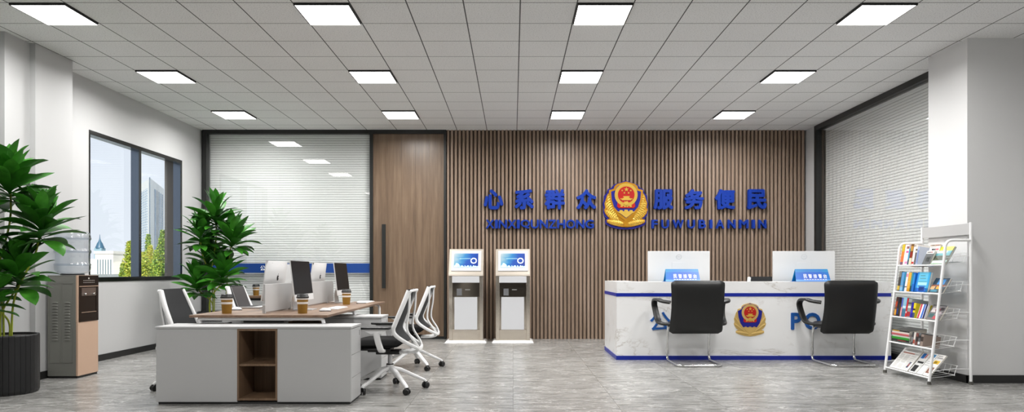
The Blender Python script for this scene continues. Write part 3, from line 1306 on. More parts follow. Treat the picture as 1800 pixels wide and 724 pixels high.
def visitor_chair(loc, label):
    """faces +Y, the viewer sees its back"""
    root = thing('visitor_chair', label, 'chair', loc, 0, 'black visitor chairs at the reception desk')
    b = MB()
    nu, nv = 20, 24

    def back(sgn):
        def fn(u, v):
            t, q = 2 * u - 1, v
            hw = 0.318 - 0.012 * math.sin(q * PI) + 0.008 * q * 0
            # rounded-square outline
            ex = abs(t)
            zc = 0.365 + 0.63 * q
            qq = abs(2 * q - 1)
            r = 0.12
            hwc = hw
            dz = 0.315
            cx, cz = 0.318 - 0.05, dz - 0.05
            zz = abs(zc - 0.68)
            if zz > cz:
                k = min(1.0, (zz - cz) / 0.05)
                hwc = hw - 0.05 * (1 - math.sqrt(max(0, 1 - k * k)))
            x = t * hwc
            e = max(0.0, (1 - abs(t) ** 8) * (1 - qq ** 8)) ** 0.5
            # soft S profile
            yb = -0.025 * math.sin(q * PI) + 0.065 * (1 - q) ** 2 - 0.05 * q
            th = 0.032 * e + 0.006 * e * (1 - t * t)
            roll = 0.012 * (1 - abs(2 * abs(t) - 1.75) * 4) if abs(t) > 0.75 else 0
            if sgn > 0:
                return (x, yb + th + 0.02 * e * (1 - t * t), zc)
            return (x, yb - th - max(0, roll) * e * 0.6 - 0.006 * e * max(0, 1 - abs(q - 0.1) * 8), zc)
        return fn
    b.grid(back(1), nu, nv)
    o = len(b.f)
    b.grid(back(-1), nu, nv)
    for i in range(o):
        b.f[i] = tuple(reversed(b.f[i]))
    b.build('backrest', M_leather, root)
    b = MB()

    def seat(sgn):
        def fn(u, v):
            x = (2 * u - 1) * 0.27
            y = 0.05 + 0.40 * v
            e = max(0.0, (1 - abs(2 * u - 1) ** 6) * (1 - abs(2 * v - 1) ** 6)) ** 0.5
            return (x, y, 0.455 + (0.045 * e if sgn > 0 else -0.045 * e))
        return fn
    b.grid(seat(1), 12, 12)
    o = len(b.f)
    b.grid(seat(-1), 12, 12)
    for i in range(o, len(b.f)):
        b.f[i] = tuple(reversed(b.f[i]))
    b.build('seat', M_leather, root)
    # cantilever tube
    b = MB()
    hx = 0.257
    r = 0.0145
    pth = [(-0.2, 0.37, 0.43), (-hx, 0.36, 0.43), (-hx + 0.004, 0.40, 0.28), (-hx, 0.405, r), (-hx, -0.14, r), (hx, -0.14, r), (hx, 0.405, r), (hx - 0.004, 0.40, 0.28), (hx, 0.36, 0.43), (0.2, 0.37, 0.43)]
    b.tube(rounded(pth, 0.075, 7), r, 12)
    b.build('tube_frame', M_chrome, root)
    # sleeves above the bend
    for s in (-1, 1):
        b = MB()
        b.tube([(s * (hx - 0.0025), 0.4015, 0.165), (s * (hx - 0.001), 0.4035, 0.085)], 0.018, 12)
        b.build('sleeve', M_chrome, root)
        b = MB()
        x = s * 0.41
        loop = spline([(s * 0.30, 0.05, 0.735), (x - s * 0.025, 0.10, 0.748), (x, 0.20, 0.765), (x + s * 0.012, 0.32, 0.755), (x + s * 0.008, 0.385, 0.70), (x - s * 0.005, 0.365, 0.61), (x - s * 0.012, 0.315, 0.535), (x - s * 0.02, 0.24, 0.488), (x - s * 0.06, 0.15, 0.475), (s * 0.27, 0.10, 0.47)], 6)
        b.band(loop, 0.03, 0.072, (s, 0, 0))
        b.build('armrest', M_black, root)
    return root


v1 = visitor_chair((2.15, 7.99, 0), 'black leather cantilever chair facing the desk by the white marble end nearer the kiosks')
dup(v1, (3.93, 7.99, 0), 0, 'black leather cantilever chair facing the desk beside the letters PO')

# ================================================================== KIOSKS
M_kscreen = mat('kiosk_display', '#1566d8', 0.3)
_g = NG(M_kscreen)
_tc = _g.n('ShaderNodeTexCoord')
_sp = _g.n('ShaderNodeSeparateXYZ')
_g.l(_tc.outputs['Generated'], _sp.inputs[0])
_f = _g.math('ADD', _g.math('MULTIPLY', _sp.outputs[0], 0.8), _g.math('MULTIPLY', _g.math('SUBTRACT', 1.0, _sp.outputs[2]), 0.28))
_nz = _g.noise(_g.coord((1, 1, 5), 'Generated'), 2.5, 3)
_f = _g.math('ADD', _f, _g.math('MULTIPLY', _g.math('SUBTRACT', _nz, 0.5), 0.35))
_c = _g.ramp(_f, [(0.0, '#e9f6fb'), (0.22, '#9fd8f2'), (0.4, '#3fa6e8'), (0.62, '#1260d2'), (1.0, '#0b3fb0')])
_g.color(_g.mix(1.0, _c, (0.15, 0.15, 0.15), 'MULTIPLY'))
_g.l(_c, _g.b.inputs['Emission Color'])
_g.b.inputs['Emission Strength'].default_value = 0.85
M_kglow = mat('kiosk_glow_white', '#ffffff', 0.4, emit='#f4fbff', emit_s=0.9)
M_kglow2 = mat('kiosk_glow_pale', '#bfe6f8', 0.4, emit='#a9dcf5', emit_s=0.8)


def kiosk(loc, label):
    """origin at the middle of the foot's front edge; faces -Y"""
    root = thing('service_kiosk', label, 'kiosk', loc, 0, 'stainless self-service kiosks')
    # foot
    b = MB()
    b.add([(-0.322, 0, 0), (0.322, 0, 0), (0.322, 0.46, 0), (-0.322, 0.46, 0), (-0.30, 0.10, 0.028), (0.30, 0.10, 0.028), (0.30, 0.44, 0.028), (-0.30, 0.44, 0.028)],
          [(0, 3, 2, 1), (4, 5, 6, 7), (0, 1, 5, 4), (1, 2, 6, 5), (2, 3, 7, 6), (3, 0, 4, 7)])
    b.build('foot', M_plastic, root)
    bw = 0.266
    b = MB()
    b.box(-bw, bw, 0.20, 0.42, 0.028, 1.03)
    b.box(-bw, -bw + 0.055, 0.13, 0.20, 0.028, 1.03)
    b.box(bw - 0.055, bw, 0.13, 0.20, 0.028, 1.03)
    b.box(-bw + 0.055, bw - 0.055, 0.145, 0.20, 0.028, 0.195)
    b.build('cabinet_body', M_steel, root, 0.003)
    # head, leaning back
    b = MB()
    pr = [(0.085, 1.03), (0.09, 1.055), (0.275, 1.452), (0.345, 1.452), (0.42, 1.3), (0.42, 1.03)]
    b.prism(pr, -bw - 0.001, bw + 0.001, 'x')
    b.build('head', mat('satin_metal', '#b5aca0', 0.35, 0.3), root, 0.004)
    ang = math.atan2(0.275 - 0.09, 1.452 - 1.055)

    def slope(bb, x0, x1, t0, t1, d0, d1):
        bb.at(0, 0.09, 1.055, rx=-ang)
        bb.box(x0, x1, -d1, -d0, t0, t1)
        bb.at()
    L = math.hypot(0.185, 0.397)
    b = MB()
    slope(b, -bw + 0.035, bw - 0.03, 0.055, L - 0.035, 0.0, 0.012)
    b.build('bezel', M_kioskwhite, root, 0.003)
    b = MB()
    b.box(-0.19, 0.188, -0.016, -0.012, 0.112, L - 0.085)
    sc = b.build('screen', M_kscreen, root)
    sc.location = (0, 0.09, 1.055)
    sc.rotation_euler = (-ang, 0, 0)
    b = MB()
    n = 24
    b.tube([(0.118 + 0.042 * math.cos(2 * PI * i / n), -0.017, 0.225 + 0.042 * math.sin(2 * PI * i / n)) for i in range(n)], 0.0075, 6, True)
    b.build('screen_ring', M_kglow, sc)
    b = MB()
    rr = random.Random(3)
    x = -0.185
    while x < 0.18:
        w = rr.uniform(0.006, 0.014)
        hgt = rr.uniform(0.008, 0.035) + (0.05 * math.exp(-((x + 0.14) / 0.03) ** 2))
        b.box(x, x + w, -0.0168, -0.016, 0.113, 0.113 + hgt)
        x += w + rr.uniform(0.001, 0.005)
    b.box(-0.10, 0.07, -0.0168, -0.016, 0.262, 0.266)
    b.build('screen_skyline', M_kglow2, sc)
    # front fittings
    b = MB()
    b.box(-bw + 0.055, bw - 0.055, 0.075, 0.20, 0.925, 1.025)
    b.build('keyboard_shelf', M_kioskwhite, root, 0.004)
    b = MB()
    b.box(-bw + 0.06, bw - 0.06, 0.16, 0.20, 0.705, 0.925)  # stainless like the body, darkened to stand in for dark reflections
    pn = b.build('reader_panel', mat('steel_reflecting_dark', '#857d72', 0.12, 0.95), root, 0.002)
    b = MB()
    b.box(-0.145, -0.065, 0.14, 0.16, 0.725, 0.832)
    b.build('card_reader', mat('reader_grey', '#6f7073', 0.45), root, 0.003)
    b = MB()
    b.box(-0.015, 0.062, 0.155, 0.16, 0.808, 0.822)
    b.build('card_slot', mat('slot_grey', '#8d8c88', 0.4), root, 0.002)
    b = MB()
    b.box(-0.18, 0.175, 0.135, 0.20, 0.195, 0.70)
    b.build('service_door', M_kioskwhite, root, 0.003)
    return root


k1 = kiosk((PX(818, 10.48), 10.48, 0), 'stainless self-service kiosk beside the wood door')
dup(k1, (PX(901.5, 10.48), 10.48, 0), 0, 'stainless self-service kiosk standing further from the wood door')

# ================================================================== WATER COOLER
wc = thing('water_cooler', 'grey and rose water cooler under the big water bottle', 'water cooler', (-4.79, 7.02, 0))
W, D, HH = 0.315, 0.345, 1.06
b = MB()
b.box(0.0, W - 0.022, 0.0, D, 0.022, HH - 0.012)
b.build('cabinet', M_coolgrey, wc, 0.004)
b = MB()
b.box(0.005, W - 0.01, 0.005, D - 0.005, 0.0, 0.02)
b.build('plinth', M_black, wc)
b = MB()
b.box(0.0, W - 0.02, 0.0, D, HH - 0.012, HH)
b.build('top_cover', M_coolgrey, wc, 0.004)
# pressed panels and louvres on the side
b = MB()
for x0 in (0.022, 0.150):
    x1 = x0 + 0.112
    for (a, c, e, f) in ((x0, x1, 0.16, 0.164), (x0, x1, 0.974, 0.978), (x0, x0 + 0.004, 0.16, 0.978), (x1 - 0.004, x1, 0.16, 0.978)):
        b.box(a, c, -0.003, 0.0, e, f)
    for k in range(14):
        z = 0.385 + k * 0.0295
        n = 8
        for i in range(n):
            t0, t1 = i / n, (i + 1) / n
            xa, xb = x0 + 0.024 + 0.064 * t0, x0 + 0.024 + 0.064 * t1
            ha, hb = math.sin(PI * t0) ** 0.6, math.sin(PI * t1) ** 0.6
            b.add([(xa, 0, z), (xb, 0, z), (xb, -0.009 * hb, z + 0.011), (xa, -0.009 * ha, z + 0.011), (xb, 0, z + 0.011 + 0.007 * hb), (xa, 0, z + 0.011 + 0.007 * ha)],
                  [(0, 1, 2, 3), (3, 2, 4, 5)], True)
b.build('side_louvre', M_coolgrey, wc)
b = MB()
b.box(W - 0.022, W, 0.0, D, 0.022, 0.572)
b.build('lower_door', M_coolpink, wc, 0.004)
b = MB()
b.box(W - 0.022, W - 0.004, 0.0, D, 0.574, HH)
b.build('upper_front', M_coolpink, wc, 0.002)
b = MB()
b.box(W - 0.006, W + 0.003, 0.018, D - 0.002, 0.578, 0.672)
b.box(W - 0.006, W + 0.003, 0.018, 0.055, 0.672, 0.945)
b.box(W - 0.006, W + 0.003, D - 0.04, D - 0.002, 0.672, 0.945)
b.box(W - 0.006, W + 0.003, 0.018, D - 0.002, 0.945, HH - 0.002)
b.build('dispenser_panel', M_coolblack, wc)
b = MB()
b.box(W - 0.006, W - 0.001, 0.055, D - 0.04, 0.672, 0.945)
b.build('dispenser_recess', M_coolblack, wc)
b = MB()
b.box(W - 0.002, W + 0.002, 0.06, D - 0.045, 0.845, 0.93)
b.build('tap_plate', mat('tap_plate', '#5a4c44', 0.3), wc)
for y in (0.10, D - 0.10):
    b = MB()
    b.M = Matrix.Translation((W + 0.0, y, 0.862)) @ Matrix.Rotation(PI / 2, 4, 'Y')
    b.lathe([(0.011, 0), (0.011, 0.022), (0.008, 0.026)], 14)
    b.build('tap', M_chrome, wc)
b = MB()
for k in range(8):
    b.box(W + 0.003, W + 0.0036, 0.085 + k * 0.025, 0.085 + k * 0.025 + 0.012, 0.982, 0.987)
    b.box(W + 0.003, W + 0.0036, 0.085 + k * 0.025, 0.085 + k * 0.025 + 0.012, 1.003, 1.008)
b.box(W + 0.003, W + 0.0036, 0.165, 0.185, 1.02, 1.035)
b.build('control_marks', mat('control_white', '#c8c2bc', 0.5), wc)
b = MB()
b.box(W + 0.003, W + 0.005, 0.018, D - 0.002, 0.942, 0.948)
b.box(W + 0.0025, W + 0.004, 0.056, D - 0.041, 0.672, 0.676)
b.build('trim_strip', M_coolpink, wc)

bt = thing('water_bottle', 'large clear ribbed water bottle upside down on the cooler', 'water bottle', (-4.64, 7.19, 1.06))
b = MB()
pr = [(0.05, 0.006), (0.09, 0.012), (0.145, 0.03), (0.163, 0.055), (0.166, 0.085), (0.166, 0.12), (0.158, 0.13), (0.156, 0.14), (0.156, 0.215), (0.158, 0.225), (0.167, 0.235), (0.168, 0.25), (0.167, 0.265), (0.158, 0.275), (0.156, 0.285), (0.156, 0.355), (0.158, 0.365), (0.166, 0.375), (0.166, 0.41), (0.16, 0.435), (0.145, 0.453), (0.12, 0.461), (0.02, 0.455), (0.0, 0.455)]
b.lathe(pr, 48, False)
b.build('bottle_body', M_bottle, bt)
b = MB()
b.lathe([(0.165, 0.122), (0.170, 0.115), (0.170, 0.108), (0.165, 0.10)][::-1], 48, False)
b.lathe([(0.166, 0.238), (0.171, 0.246), (0.171, 0.254), (0.166, 0.262)], 48, False)
b.lathe([(0.165, 0.376), (0.170, 0.384), (0.170, 0.392), (0.165, 0.40)], 48, False)
b.build('bottle_rib', M_bottle, bt)
b = MB()
b.cyl(0, 0, 0.0, 0.014, 0.11, 32)
b.build('neck_seal', M_black, bt)

# ================================================================== PLANTS
def leaf(bb, org, az, el, L, wd, droop, roll=0.0):
    """a lance-shaped leaf, folded along its midrib and arching over"""
    n = 9
    p = Vector(org)
    ca, sa = math.cos(az), math.sin(az)
    vs, fs = [], []
    e = el
    step = L / n
    side = Vector((-sa, ca, 0))
    for i in range(n + 1):
        t = i / n
        d = Vector((ca * math.cos(e), sa * math.cos(e), math.sin(e)))
        up = side.cross(d) * -1
        w = wd * (0.22 * (1 - t) + math.sin(PI * t ** 1.35) ** 0.9) if i < n else 0.0008
        fold = 0.28 * w
        sd = (side * math.cos(roll) + up * math.sin(roll))
        vs += [tuple(p + sd * w + up * fold), tuple(p), tuple(p - sd * w + up * fold)]
        p = p + d * step
        e -= droop * (0.35 + 1.3 * t) / n
    for i in range(n):
        o = i * 3
        fs += [(o, o + 1, o + 4, o + 3), (o + 1, o + 2, o + 5, o + 4)]
    bb.add(vs, fs, True)


def crown(parent, org, L, seed, n=30, wd=0.052, m=None):
    r = random.Random(seed)
    b = MB()
    n, L = int(n * 1.45), L * 0.92
    for i in range(n):
        t = i / (n - 1)
        el = math.radians(84 - 92 * t ** 0.9 + r.uniform(-12, 12))
        az = i * 2.39996 + r.uniform(-0.25, 0.25)
        z = org[2] + 0.06 - 0.22 * t
        ll = L * (0.72 + 0.36 * math.sin(PI * (0.2 + 0.7 * t))) * r.uniform(0.85, 1.1)
        b.use(M_leaf2 if r.random() < 0.28 else M_leaf)
        leaf(b, (org[0], org[1], z), az, el, ll, wd * r.uniform(0.85, 1.15), r.uniform(0.15, 1.0), r.uniform(-0.5, 0.5))
    return b.build('leaf_crown', None, parent)


def planter(loc, label, crowns, seed, potr=0.25, poth=0.53):
    root = thing('potted_plant', label, 'plant', loc, 0)
    n = 36
    b = MB()
    # fluted pot: vertical staves round a tapered shell
    prof = []
    for i in range(n):
        a = 2 * PI * i / n
        w = 2 * PI / n
        prof += [(a + 0.03 * w, 0.0), (a + 0.5 * w, 0.0), (a + 0.97 * w, 0.0), (a + w, -0.007)]
    def ring(r, z):
        return [((r + o) * math.cos(a), (r + o) * math.sin(a), z) for a, o in prof]
    m = len(prof)
    rs = [(potr * 0.96, 0.0), (potr, 0.03), (potr, poth - 0.01), (potr - 0.004, poth)]
    vs, fs = [], []
    for r, z in rs:
        vs += ring(r, z)
    vs += [((potr - 0.022) * math.cos(a), (potr - 0.022) * math.sin(a), poth) for a, o in prof]
    vs += [((potr - 0.025) * math.cos(a), (potr - 0.025) * math.sin(a), poth - 0.05) for a, o in prof]
    for k in range(5):
        for i in range(m):
            j = (i + 1) % m
            fs.append((k * m + i, k * m + j, (k + 1) * m + j, (k + 1) * m + i))
    fs.append(tuple(range(m - 1, -1, -1)))
    b.add(vs, fs)
    b.build('pot', M_pot, root)
    b = MB()
    b.cyl(0, 0, poth - 0.06, poth - 0.022, potr - 0.024, 32)
    b.build('soil', M_soil, root)
    r = random.Random(seed)
    for k, (cx, cy, cz, L, nl) in enumerate(crowns):
        a = r.uniform(0, 6.28)
        q = r.uniform(0.03, 0.11)
        bx, by = 0.28 * cx + q * math.cos(a), 0.28 * cy + q * math.sin(a)
        rr = math.hypot(bx, by)
        if rr > potr - 0.06:
            bx, by = bx * (potr - 0.06) / rr, by * (potr - 0.06) / rr
        b = MB()
        b.tube(spline([(bx, by, poth - 0.05), (bx * 1.05 + 0.1 * cx, by * 1.05 + 0.1 * cy, poth + 0.35 * (cz - poth)), (cx * 0.85, cy * 0.85, poth + 0.75 * (cz - poth)), (cx, cy, cz + 0.03)], 6), 0.0085, 8)
        b.build('stem', M_stem, root)
        crown(root, (cx, cy, cz), L, seed * 31 + k, nl)
    return root


PXL, PYL = -4.60, 6.20


def cr(px, py, Y, L, nl, ox, oy):
    return (PX(px, Y) - ox, Y - oy, PZ(py, Y), L, nl)


planter((PXL, PYL, 0), 'tall leafy plant in black fluted pot beside the water cooler',
        [cr(18, 325, 6.1, 0.40, 34, PXL, PYL), cr(72, 395, 6.15, 0.38, 36, PXL, PYL), cr(32, 478, 6.1, 0.36, 34, PXL, PYL), cr(-22, 515, 5.95, 0.32, 26, PXL, PYL), cr(-45, 400, 5.9, 0.32, 26, PXL, PYL)], 5)
PX2, PY2 = -4.30, 9.78
planter((PX2, PY2, 0), 'tall leafy plant in dark pot standing in the corner by the window',
        [cr(380, 385, 9.8, 0.44, 32, PX2, PY2), cr(408, 422, 9.75, 0.44, 34, PX2, PY2), cr(352, 412, 9.75, 0.36, 28, PX2, PY2), cr(366, 455, 9.85, 0.36, 26, PX2, PY2), cr(391, 482, 9.6, 0.38, 32, PX2, PY2), cr(347, 500, 9.7, 0.38, 30, PX2, PY2)], 9, 0.21)

# ================================================================== WORKBENCH
def cabinet(loc, label):
    """origin at the middle of the front; runs 1.6 wide in x, 0.36 deep in +y"""
    root = thing('office_cabinet', label, 'cabinet', loc, 0, 'low white cabinets under the workbench')
    w, d, h = 0.805, 0.36, 0.645
    cx0, cx1 = -0.135, 0.197
    b = MB()
    b.box(-w - 0.006, w + 0.006, -0.006, d, h - 0.018, h)
    b.build('top_slab', M_white, root, 0.0015)
    b = MB()
    b.box(-w, cx0, 0.0, 0.018, 0.022, h - 0.020)
    b.box(-w, -w + 0.018, 0.018, d, 0.022, h - 0.018)
    b.box(-w + 0.018, cx0, d - 0.018, d, 0.022, h - 0.018)
    b.box(-w + 0.018, cx0, 0.018, d - 0.018, 0.022, 0.04)
    b.build('carcass', M_white, root, 0.001)
    b = MB()
    b.box(cx1, w, 0.0, 0.018, 0.022, h - 0.020)
    b.box(cx1, w - 0.02, d - 0.018, d, 0.022, h - 0.018)
    b.box(cx1, w - 0.02, 0.018, d - 0.018, 0.022, 0.04)
    b.box(cx1, cx1 + 0.018, 0.018, d - 0.018, 0.04, h - 0.018)
    b.build('carcass', M_white, root, 0.001)
    zs = [0.022, 0.215, 0.405, h - 0.022]
    for sx in (1, -1):
        for k in range(3):
            b = MB()
            xo = w * sx
            b.box(xo - 0.018 * sx if sx > 0 else xo - 0.0, xo + 0.001 if sx > 0 else xo - 0.004, 0.02, d - 0.004, zs[k] + 0.0015, zs[k + 1] - 0.0015)
            dr = b.build('drawer', M_white, root, 0.001)
            b = MB()
            if k == 2:
                b.box(xo, xo + 0.003 * sx, d - 0.06, d - 0.052, zs[k + 1] - 0.075, zs[k + 1] - 0.03)
                b.build('lock', M_dgrey, dr)
    # wooden open cubby
    b = MB()
    t = 0.016
    b.box(cx0, cx1, -0.002, d - 0.02, 0.035, 0.035 + t)
    b.box(cx0, cx1, -0.002, d - 0.02, h - 0.02 - t, h - 0.02)
    b.box(cx0, cx0 + t, -0.002, d - 0.02, 0.035 + t, h - 0.02 - t)
    b.box(cx1 - t, cx1, -0.002, d - 0.02, 0.035 + t, h - 0.02 - t)
    b.box(cx0 + t, cx1 - t, d - 0.03, d - 0.02, 0.035 + t, h - 0.02 - t)
    b.build('cubby', M_wood_c, root)
    b = MB()
    b.box(cx0 + t, cx1 - t, 0.004, d - 0.03, 0.318, 0.334)
    b.build('shelf', M_wood_c, root)
    b = MB()
    b.box(-w + 0.01, w - 0.01, 0.02, d - 0.01, 0.0, 0.022)
    b.build('plinth', mat('plinth_grey', '#3a3a3a', 0.6), root)
    return root


cab = cabinet((-2.145, 5.64, 0), 'low white cabinet with open wood cubby facing the viewer')
dup(cab, (-2.140, 6.91, 0), 0, 'low white cabinet under the middle of the desk behind the first task chair')

EX0, EX1, EY0, EY1, EZ = -2.81, -1.612, 5.92, 8.60, 0.722
wb = thing('workbench_desk', 'wood topped double workbench desk with white divider screens', 'desk', (0, 0, 0))
b = MB()
b.box(EX0, EX1, EY0, EY1, EZ - 0.022, EZ)
b.build('desktop', M_wood_t, wb, 0.002)
for y, zf in ((5.975, 0.645), (7.14, 0.645), (8.50, 0.0)):
    b = MB()
    z = EZ - 0.037
    pth = rounded([(EX0 + 0.075, y, zf), (EX0 + 0.055, y, z), (EX1 - 0.055, y, z), (EX1 - 0.075 + 0.03, y, zf)], 0.045)
    b.band(pth, 0.028, 0.04, (0, 1, 0))
    b.build('leg_frame', M_whitemetal, wb)
for x in (EX0 + 0.35, EX1 - 0.35):
    b = MB()
    b.box(x - 0.02, x + 0.02, 6.0, 8.47, EZ - 0.055, EZ - 0.022)
    b.build('rail', M_whitemetal, wb)
b = MB()
b.box(EX0 + 0.42, EX1 - 0.42, 6.05, 6.85, EZ - 0.075, EZ - 0.055)
b.build('cable_tray', M_black, wb)
xm = -2.235
for y0, y1 in ((6.13, 7.12), (7.33, 8.47)):
    b = MB()
    pts = [(y0, EZ + 0.012), (y1, EZ + 0.012)]
    r = 0.07
    for k in range(7):
        a = k / 6 * PI / 2
        pts.append((y1 - r + r * math.cos(a), 0.985 - r + r * math.sin(a)))
    pts += [(y0, 0.985)]
    b.prism(pts, xm - 0.008, xm + 0.008, 'x')
    sc = b.build('divider_screen', M_white, wb, 0.002)
    for ya, yb in ((y0 - 0.012, y0 + 0.012), (y1 - 0.3, y1 - 0.27)):
        b = MB()
        b.box(xm - 0.013, xm + 0.013, ya, yb, EZ, 0.80)
        b.build('screen_bracket', M_white, sc, 0.002)

# far sideboard
sb = thing('sideboard', 'far wood topped white cabinet against the glass with the blue band', 'cabinet', (-3.62, 10.33, 0))
b = MB()
b.box(-0.48, 0.42, 0.0, 0.62, 0.695, 0.728)
b.build('wood_top', M_wood_t, sb, 0.002)
b = MB()
b.box(-0.46, 0.40, 0.03, 0.60, 0.04, 0.66)
b.build('carcass', M_white, sb, 0.002)
for k in range(2):
    b = MB()
    b.box(-0.455 + k * 0.43, -0.03 + k * 0.43 - 0.003, 0.012, 0.03, 0.05, 0.65)
    b.build('door', M_white, sb, 0.002)
b = MB()
b.box(-0.46, 0.40, 0.05, 0.6, 0.0, 0.04)
b.box(-0.46, 0.40, 0.05, 0.6, 0.66, 0.695)
b.build('plinth', M_black, sb)


# ---- all-in-one computers
def apple(bb, s):
    """small bitten-fruit mark in the XZ plane"""
    pts = []
    n = 30
    for i in range(n):
        a = PI / 2 + 2 * PI * i / n
        r = 1.0 + 0.10 * abs(math.cos(a)) - 0.16 * math.exp(-((a - PI / 2) % (2 * PI)) ** 2 * 6) - 0.16 * math.exp(-((2 * PI - (a - PI / 2)) % (2 * PI)) ** 2 * 6)
        x, z = r * math.cos(a) * 0.92, r * math.sin(a)
        if x > 0.62 and abs(z - 0.1) < 0.42:
            x = 0.62 + 0.25 * (abs(z - 0.1) / 0.42) ** 2 - 0.08
        pts.append((x * s, z * s))
    bb.prism(pts, -0.0012, 0.0, 'y')
    lf = [(0.02, 1.05), (0.12, 1.40), (0.42, 1.62), (0.36, 1.28)]
    bb.prism([(x * s, z * s) for x, z in lf], -0.0012, 0.0, 'y')


def computer(loc, rz, label):
    """screen faces local +Y, back faces -Y; origin under the panel's middle on the desk"""
    root = thing('desktop_computer', label, 'computer', loc, rz, 'white all-in-one computers')
    tilt = math.radians(7)
    R = Matrix.Translation((0, 0.0, 0.095)) @ Matrix.Rotation(tilt, 4, 'X')
    w, h = 0.295, 0.39
    b = MB()
    b.M = R
    # back shell bulges to the middle
    nu, nv = 14, 10

    def bk(u, v):
        x = -w + 2 * w * u
        z = h * v
        e = max(0.0, (1 - (2 * u - 1) ** 4) * (1 - (2 * v - 1) ** 4))
        return (x, -0.006 - 0.022 * e, z)
    b.grid(bk, nu, nv)
    b.box(-w, w, -0.006, 0.004, 0, h)
    b.build('housing', M_plastic, root)
    b = MB()
    b.M = R
    b.box(-w + 0.004, w - 0.004, 0.004, 0.0055, 0.062, h - 0.003)
    b.build('screen', M_screen, root)
    b = MB()
    b.M = R
    b.box(-w, w, 0.004, 0.006, 0.0, 0.060)
    b.build('chin', M_plastic, root)
    b = MB()
    b.M = R @ Matrix.Translation((0, -0.0275, 0.225))
    apple(b, 0.027)
    b.build('logo', M_inkdark, root)
    b = MB()
    b.M = R
    b.box(-0.17, 0.17, -0.0125, -0.004, h - 0.028, h - 0.020)
    b.build('vent_slot', mat('vent_grey', '#8a8a88', 0.6), root)
    b = MB()
    pth = spline([(0, -0.025, 0.25), (0, -0.075, 0.17), (0, -0.095, 0.09), (0, -0.085, 0.006)], 5)
    b.sweep(pth, [(-0.085, -0.004), (0.085, -0.004), (0.085, 0.004), (-0.085, 0.004)], (0, 1, 0.001), smooth=False)
    b.build('stand', M_alu, root)
    b = MB()
    b.rbox(-0.09, 0.09, -0.09, 0.10, 0.0, 0.008, 0.006, 3, 'z')
    b.build('foot', M_alu, root)
    return root


# local +Y -> world +X needs rz=-90deg ; -> world -X needs +90deg
pc = computer((-2.06, 6.74, EZ), -PI / 2, 'white computer with black screen behind the cup by the desk front')
dup(pc, (-2.05, 8.27, EZ), -PI / 2, 'white computer with black screen at the far end of the workbench')
dup(pc, (-2.40, 6.80, EZ), PI / 2, 'white computer seen from its back behind the first divider screen')
dup(pc, (-2.40, 8.30, EZ), PI / 2, 'white computer seen from its back behind the second divider screen')
dup(pc, (-3.42, 10.56, 0.728), PI * 0.42, 'white computer back on the far cabinet, half hidden by nearer computers')

# ---- laptop
lp = thing('laptop', 'open silver laptop with dark screen on the window side of the workbench', 'laptop', (-2.675, 7.09, EZ), 0)
b = MB()
b.rbox(-0.11, 0.12, -0.155, 0.155, 0.004, 0.018, 0.012, 4, 'z')
b.build('keyboard_base', M_alu, lp, 0.002)
b = MB()
b.box(-0.10, 0.02, -0.14, 0.14, 0.018, 0.0195)
b.build('keyboard', M_inkdark, lp)
R = Matrix.Translation((-0.112, 0, 0.014)) @ Matrix.Rotation(math.radians(-20), 4, 'Y')
b = MB()
b.M = R
b.box(-0.006, 0.0, -0.155, 0.155, 0.0, 0.222)
b.build('lid', M_alu, lp, 0.001)
b = MB()
b.M = R
b.box(0.0, 0.0015, -0.154, 0.154, 0.003, 0.221)
b.build('screen', mat('laptop_dark', '#4a494b', 0.35), lp)

# ---- keyboards, mice
def keyboard(loc, label):
    root = thing('keyboard', label, 'keyboard', loc, 0, 'white keyboards on the workbench')
    b = MB()
    b.prism([(-0.06, 0.0), (0.06, 0.0), (0.06, 0.006), (-0.06, 0.012)], -0.215, 0.215, 'y')
    b.build('keyboard_body', M_plastic, root, 0.001)
    b = MB()
    for i in range(5):
        for j in range(14):
            x0 = -0.052 + i * 0.021
            y0 = -0.208 + j * 0.0298
            zt = 0.0145 - (x0 + 0.06) * 0.05
            b.box(x0, x0 + 0.018, y0, y0 + 0.026, zt - 0.004, zt)
    b.build('keys', mat('key_white', '#f0f0f0', 0.4), root)
    return root


kb = keyboard((-1.80, 6.98, EZ), 'white keyboard in front of the first black screen')
dup(kb, (-1.80, 8.36, EZ), 0, 'white keyboard at the far end of the workbench')


def mouse(loc, rz, label):
    root = thing('computer_mouse', label, 'mouse', loc, rz, 'white mice on the workbench')
    b = MB()
    n, m = 12, 10

    def fn(u, v):
        t = 2 * u - 1
        q = 2 * v - 1
        y = 0.057 * t
        hw = 0.031 * math.sqrt(max(0, 1 - abs(t) ** 2.6))
        return (hw * q, y, 0.006 + 0.026 * math.sqrt(max(0, 1 - q * q)) * max(0, 1 - abs(t) ** 2.4) ** 0.7)
    b.grid(fn, n, m)
    for i in range(len(b.f)):
        b.f[i] = tuple(reversed(b.f[i]))
    b.build('shell', M_plastic, root)
    b = MB()
    pts = [(0.031 * math.sqrt(max(0, 1 - abs(t) ** 2.6)), 0.057 * t) for t in [-1 + 2 * i / 12 for i in range(13)]]
    b.prism(pts + [(-x, y) for x, y in reversed(pts[1:-1])], 0.0, 0.007, 'z')
    b.build('base', M_black, root)
    return root


ms = mouse((-1.79, 6.50, EZ), PI / 2 + 0.1, 'white mouse beside the first cup on the desk front')
dup(ms, (-1.80, 8.08, EZ), PI / 2, 'white mouse near the far end of the workbench')
dup(ms, (-2.70, 6.66, EZ), PI / 2, 'white mouse beside the laptop')


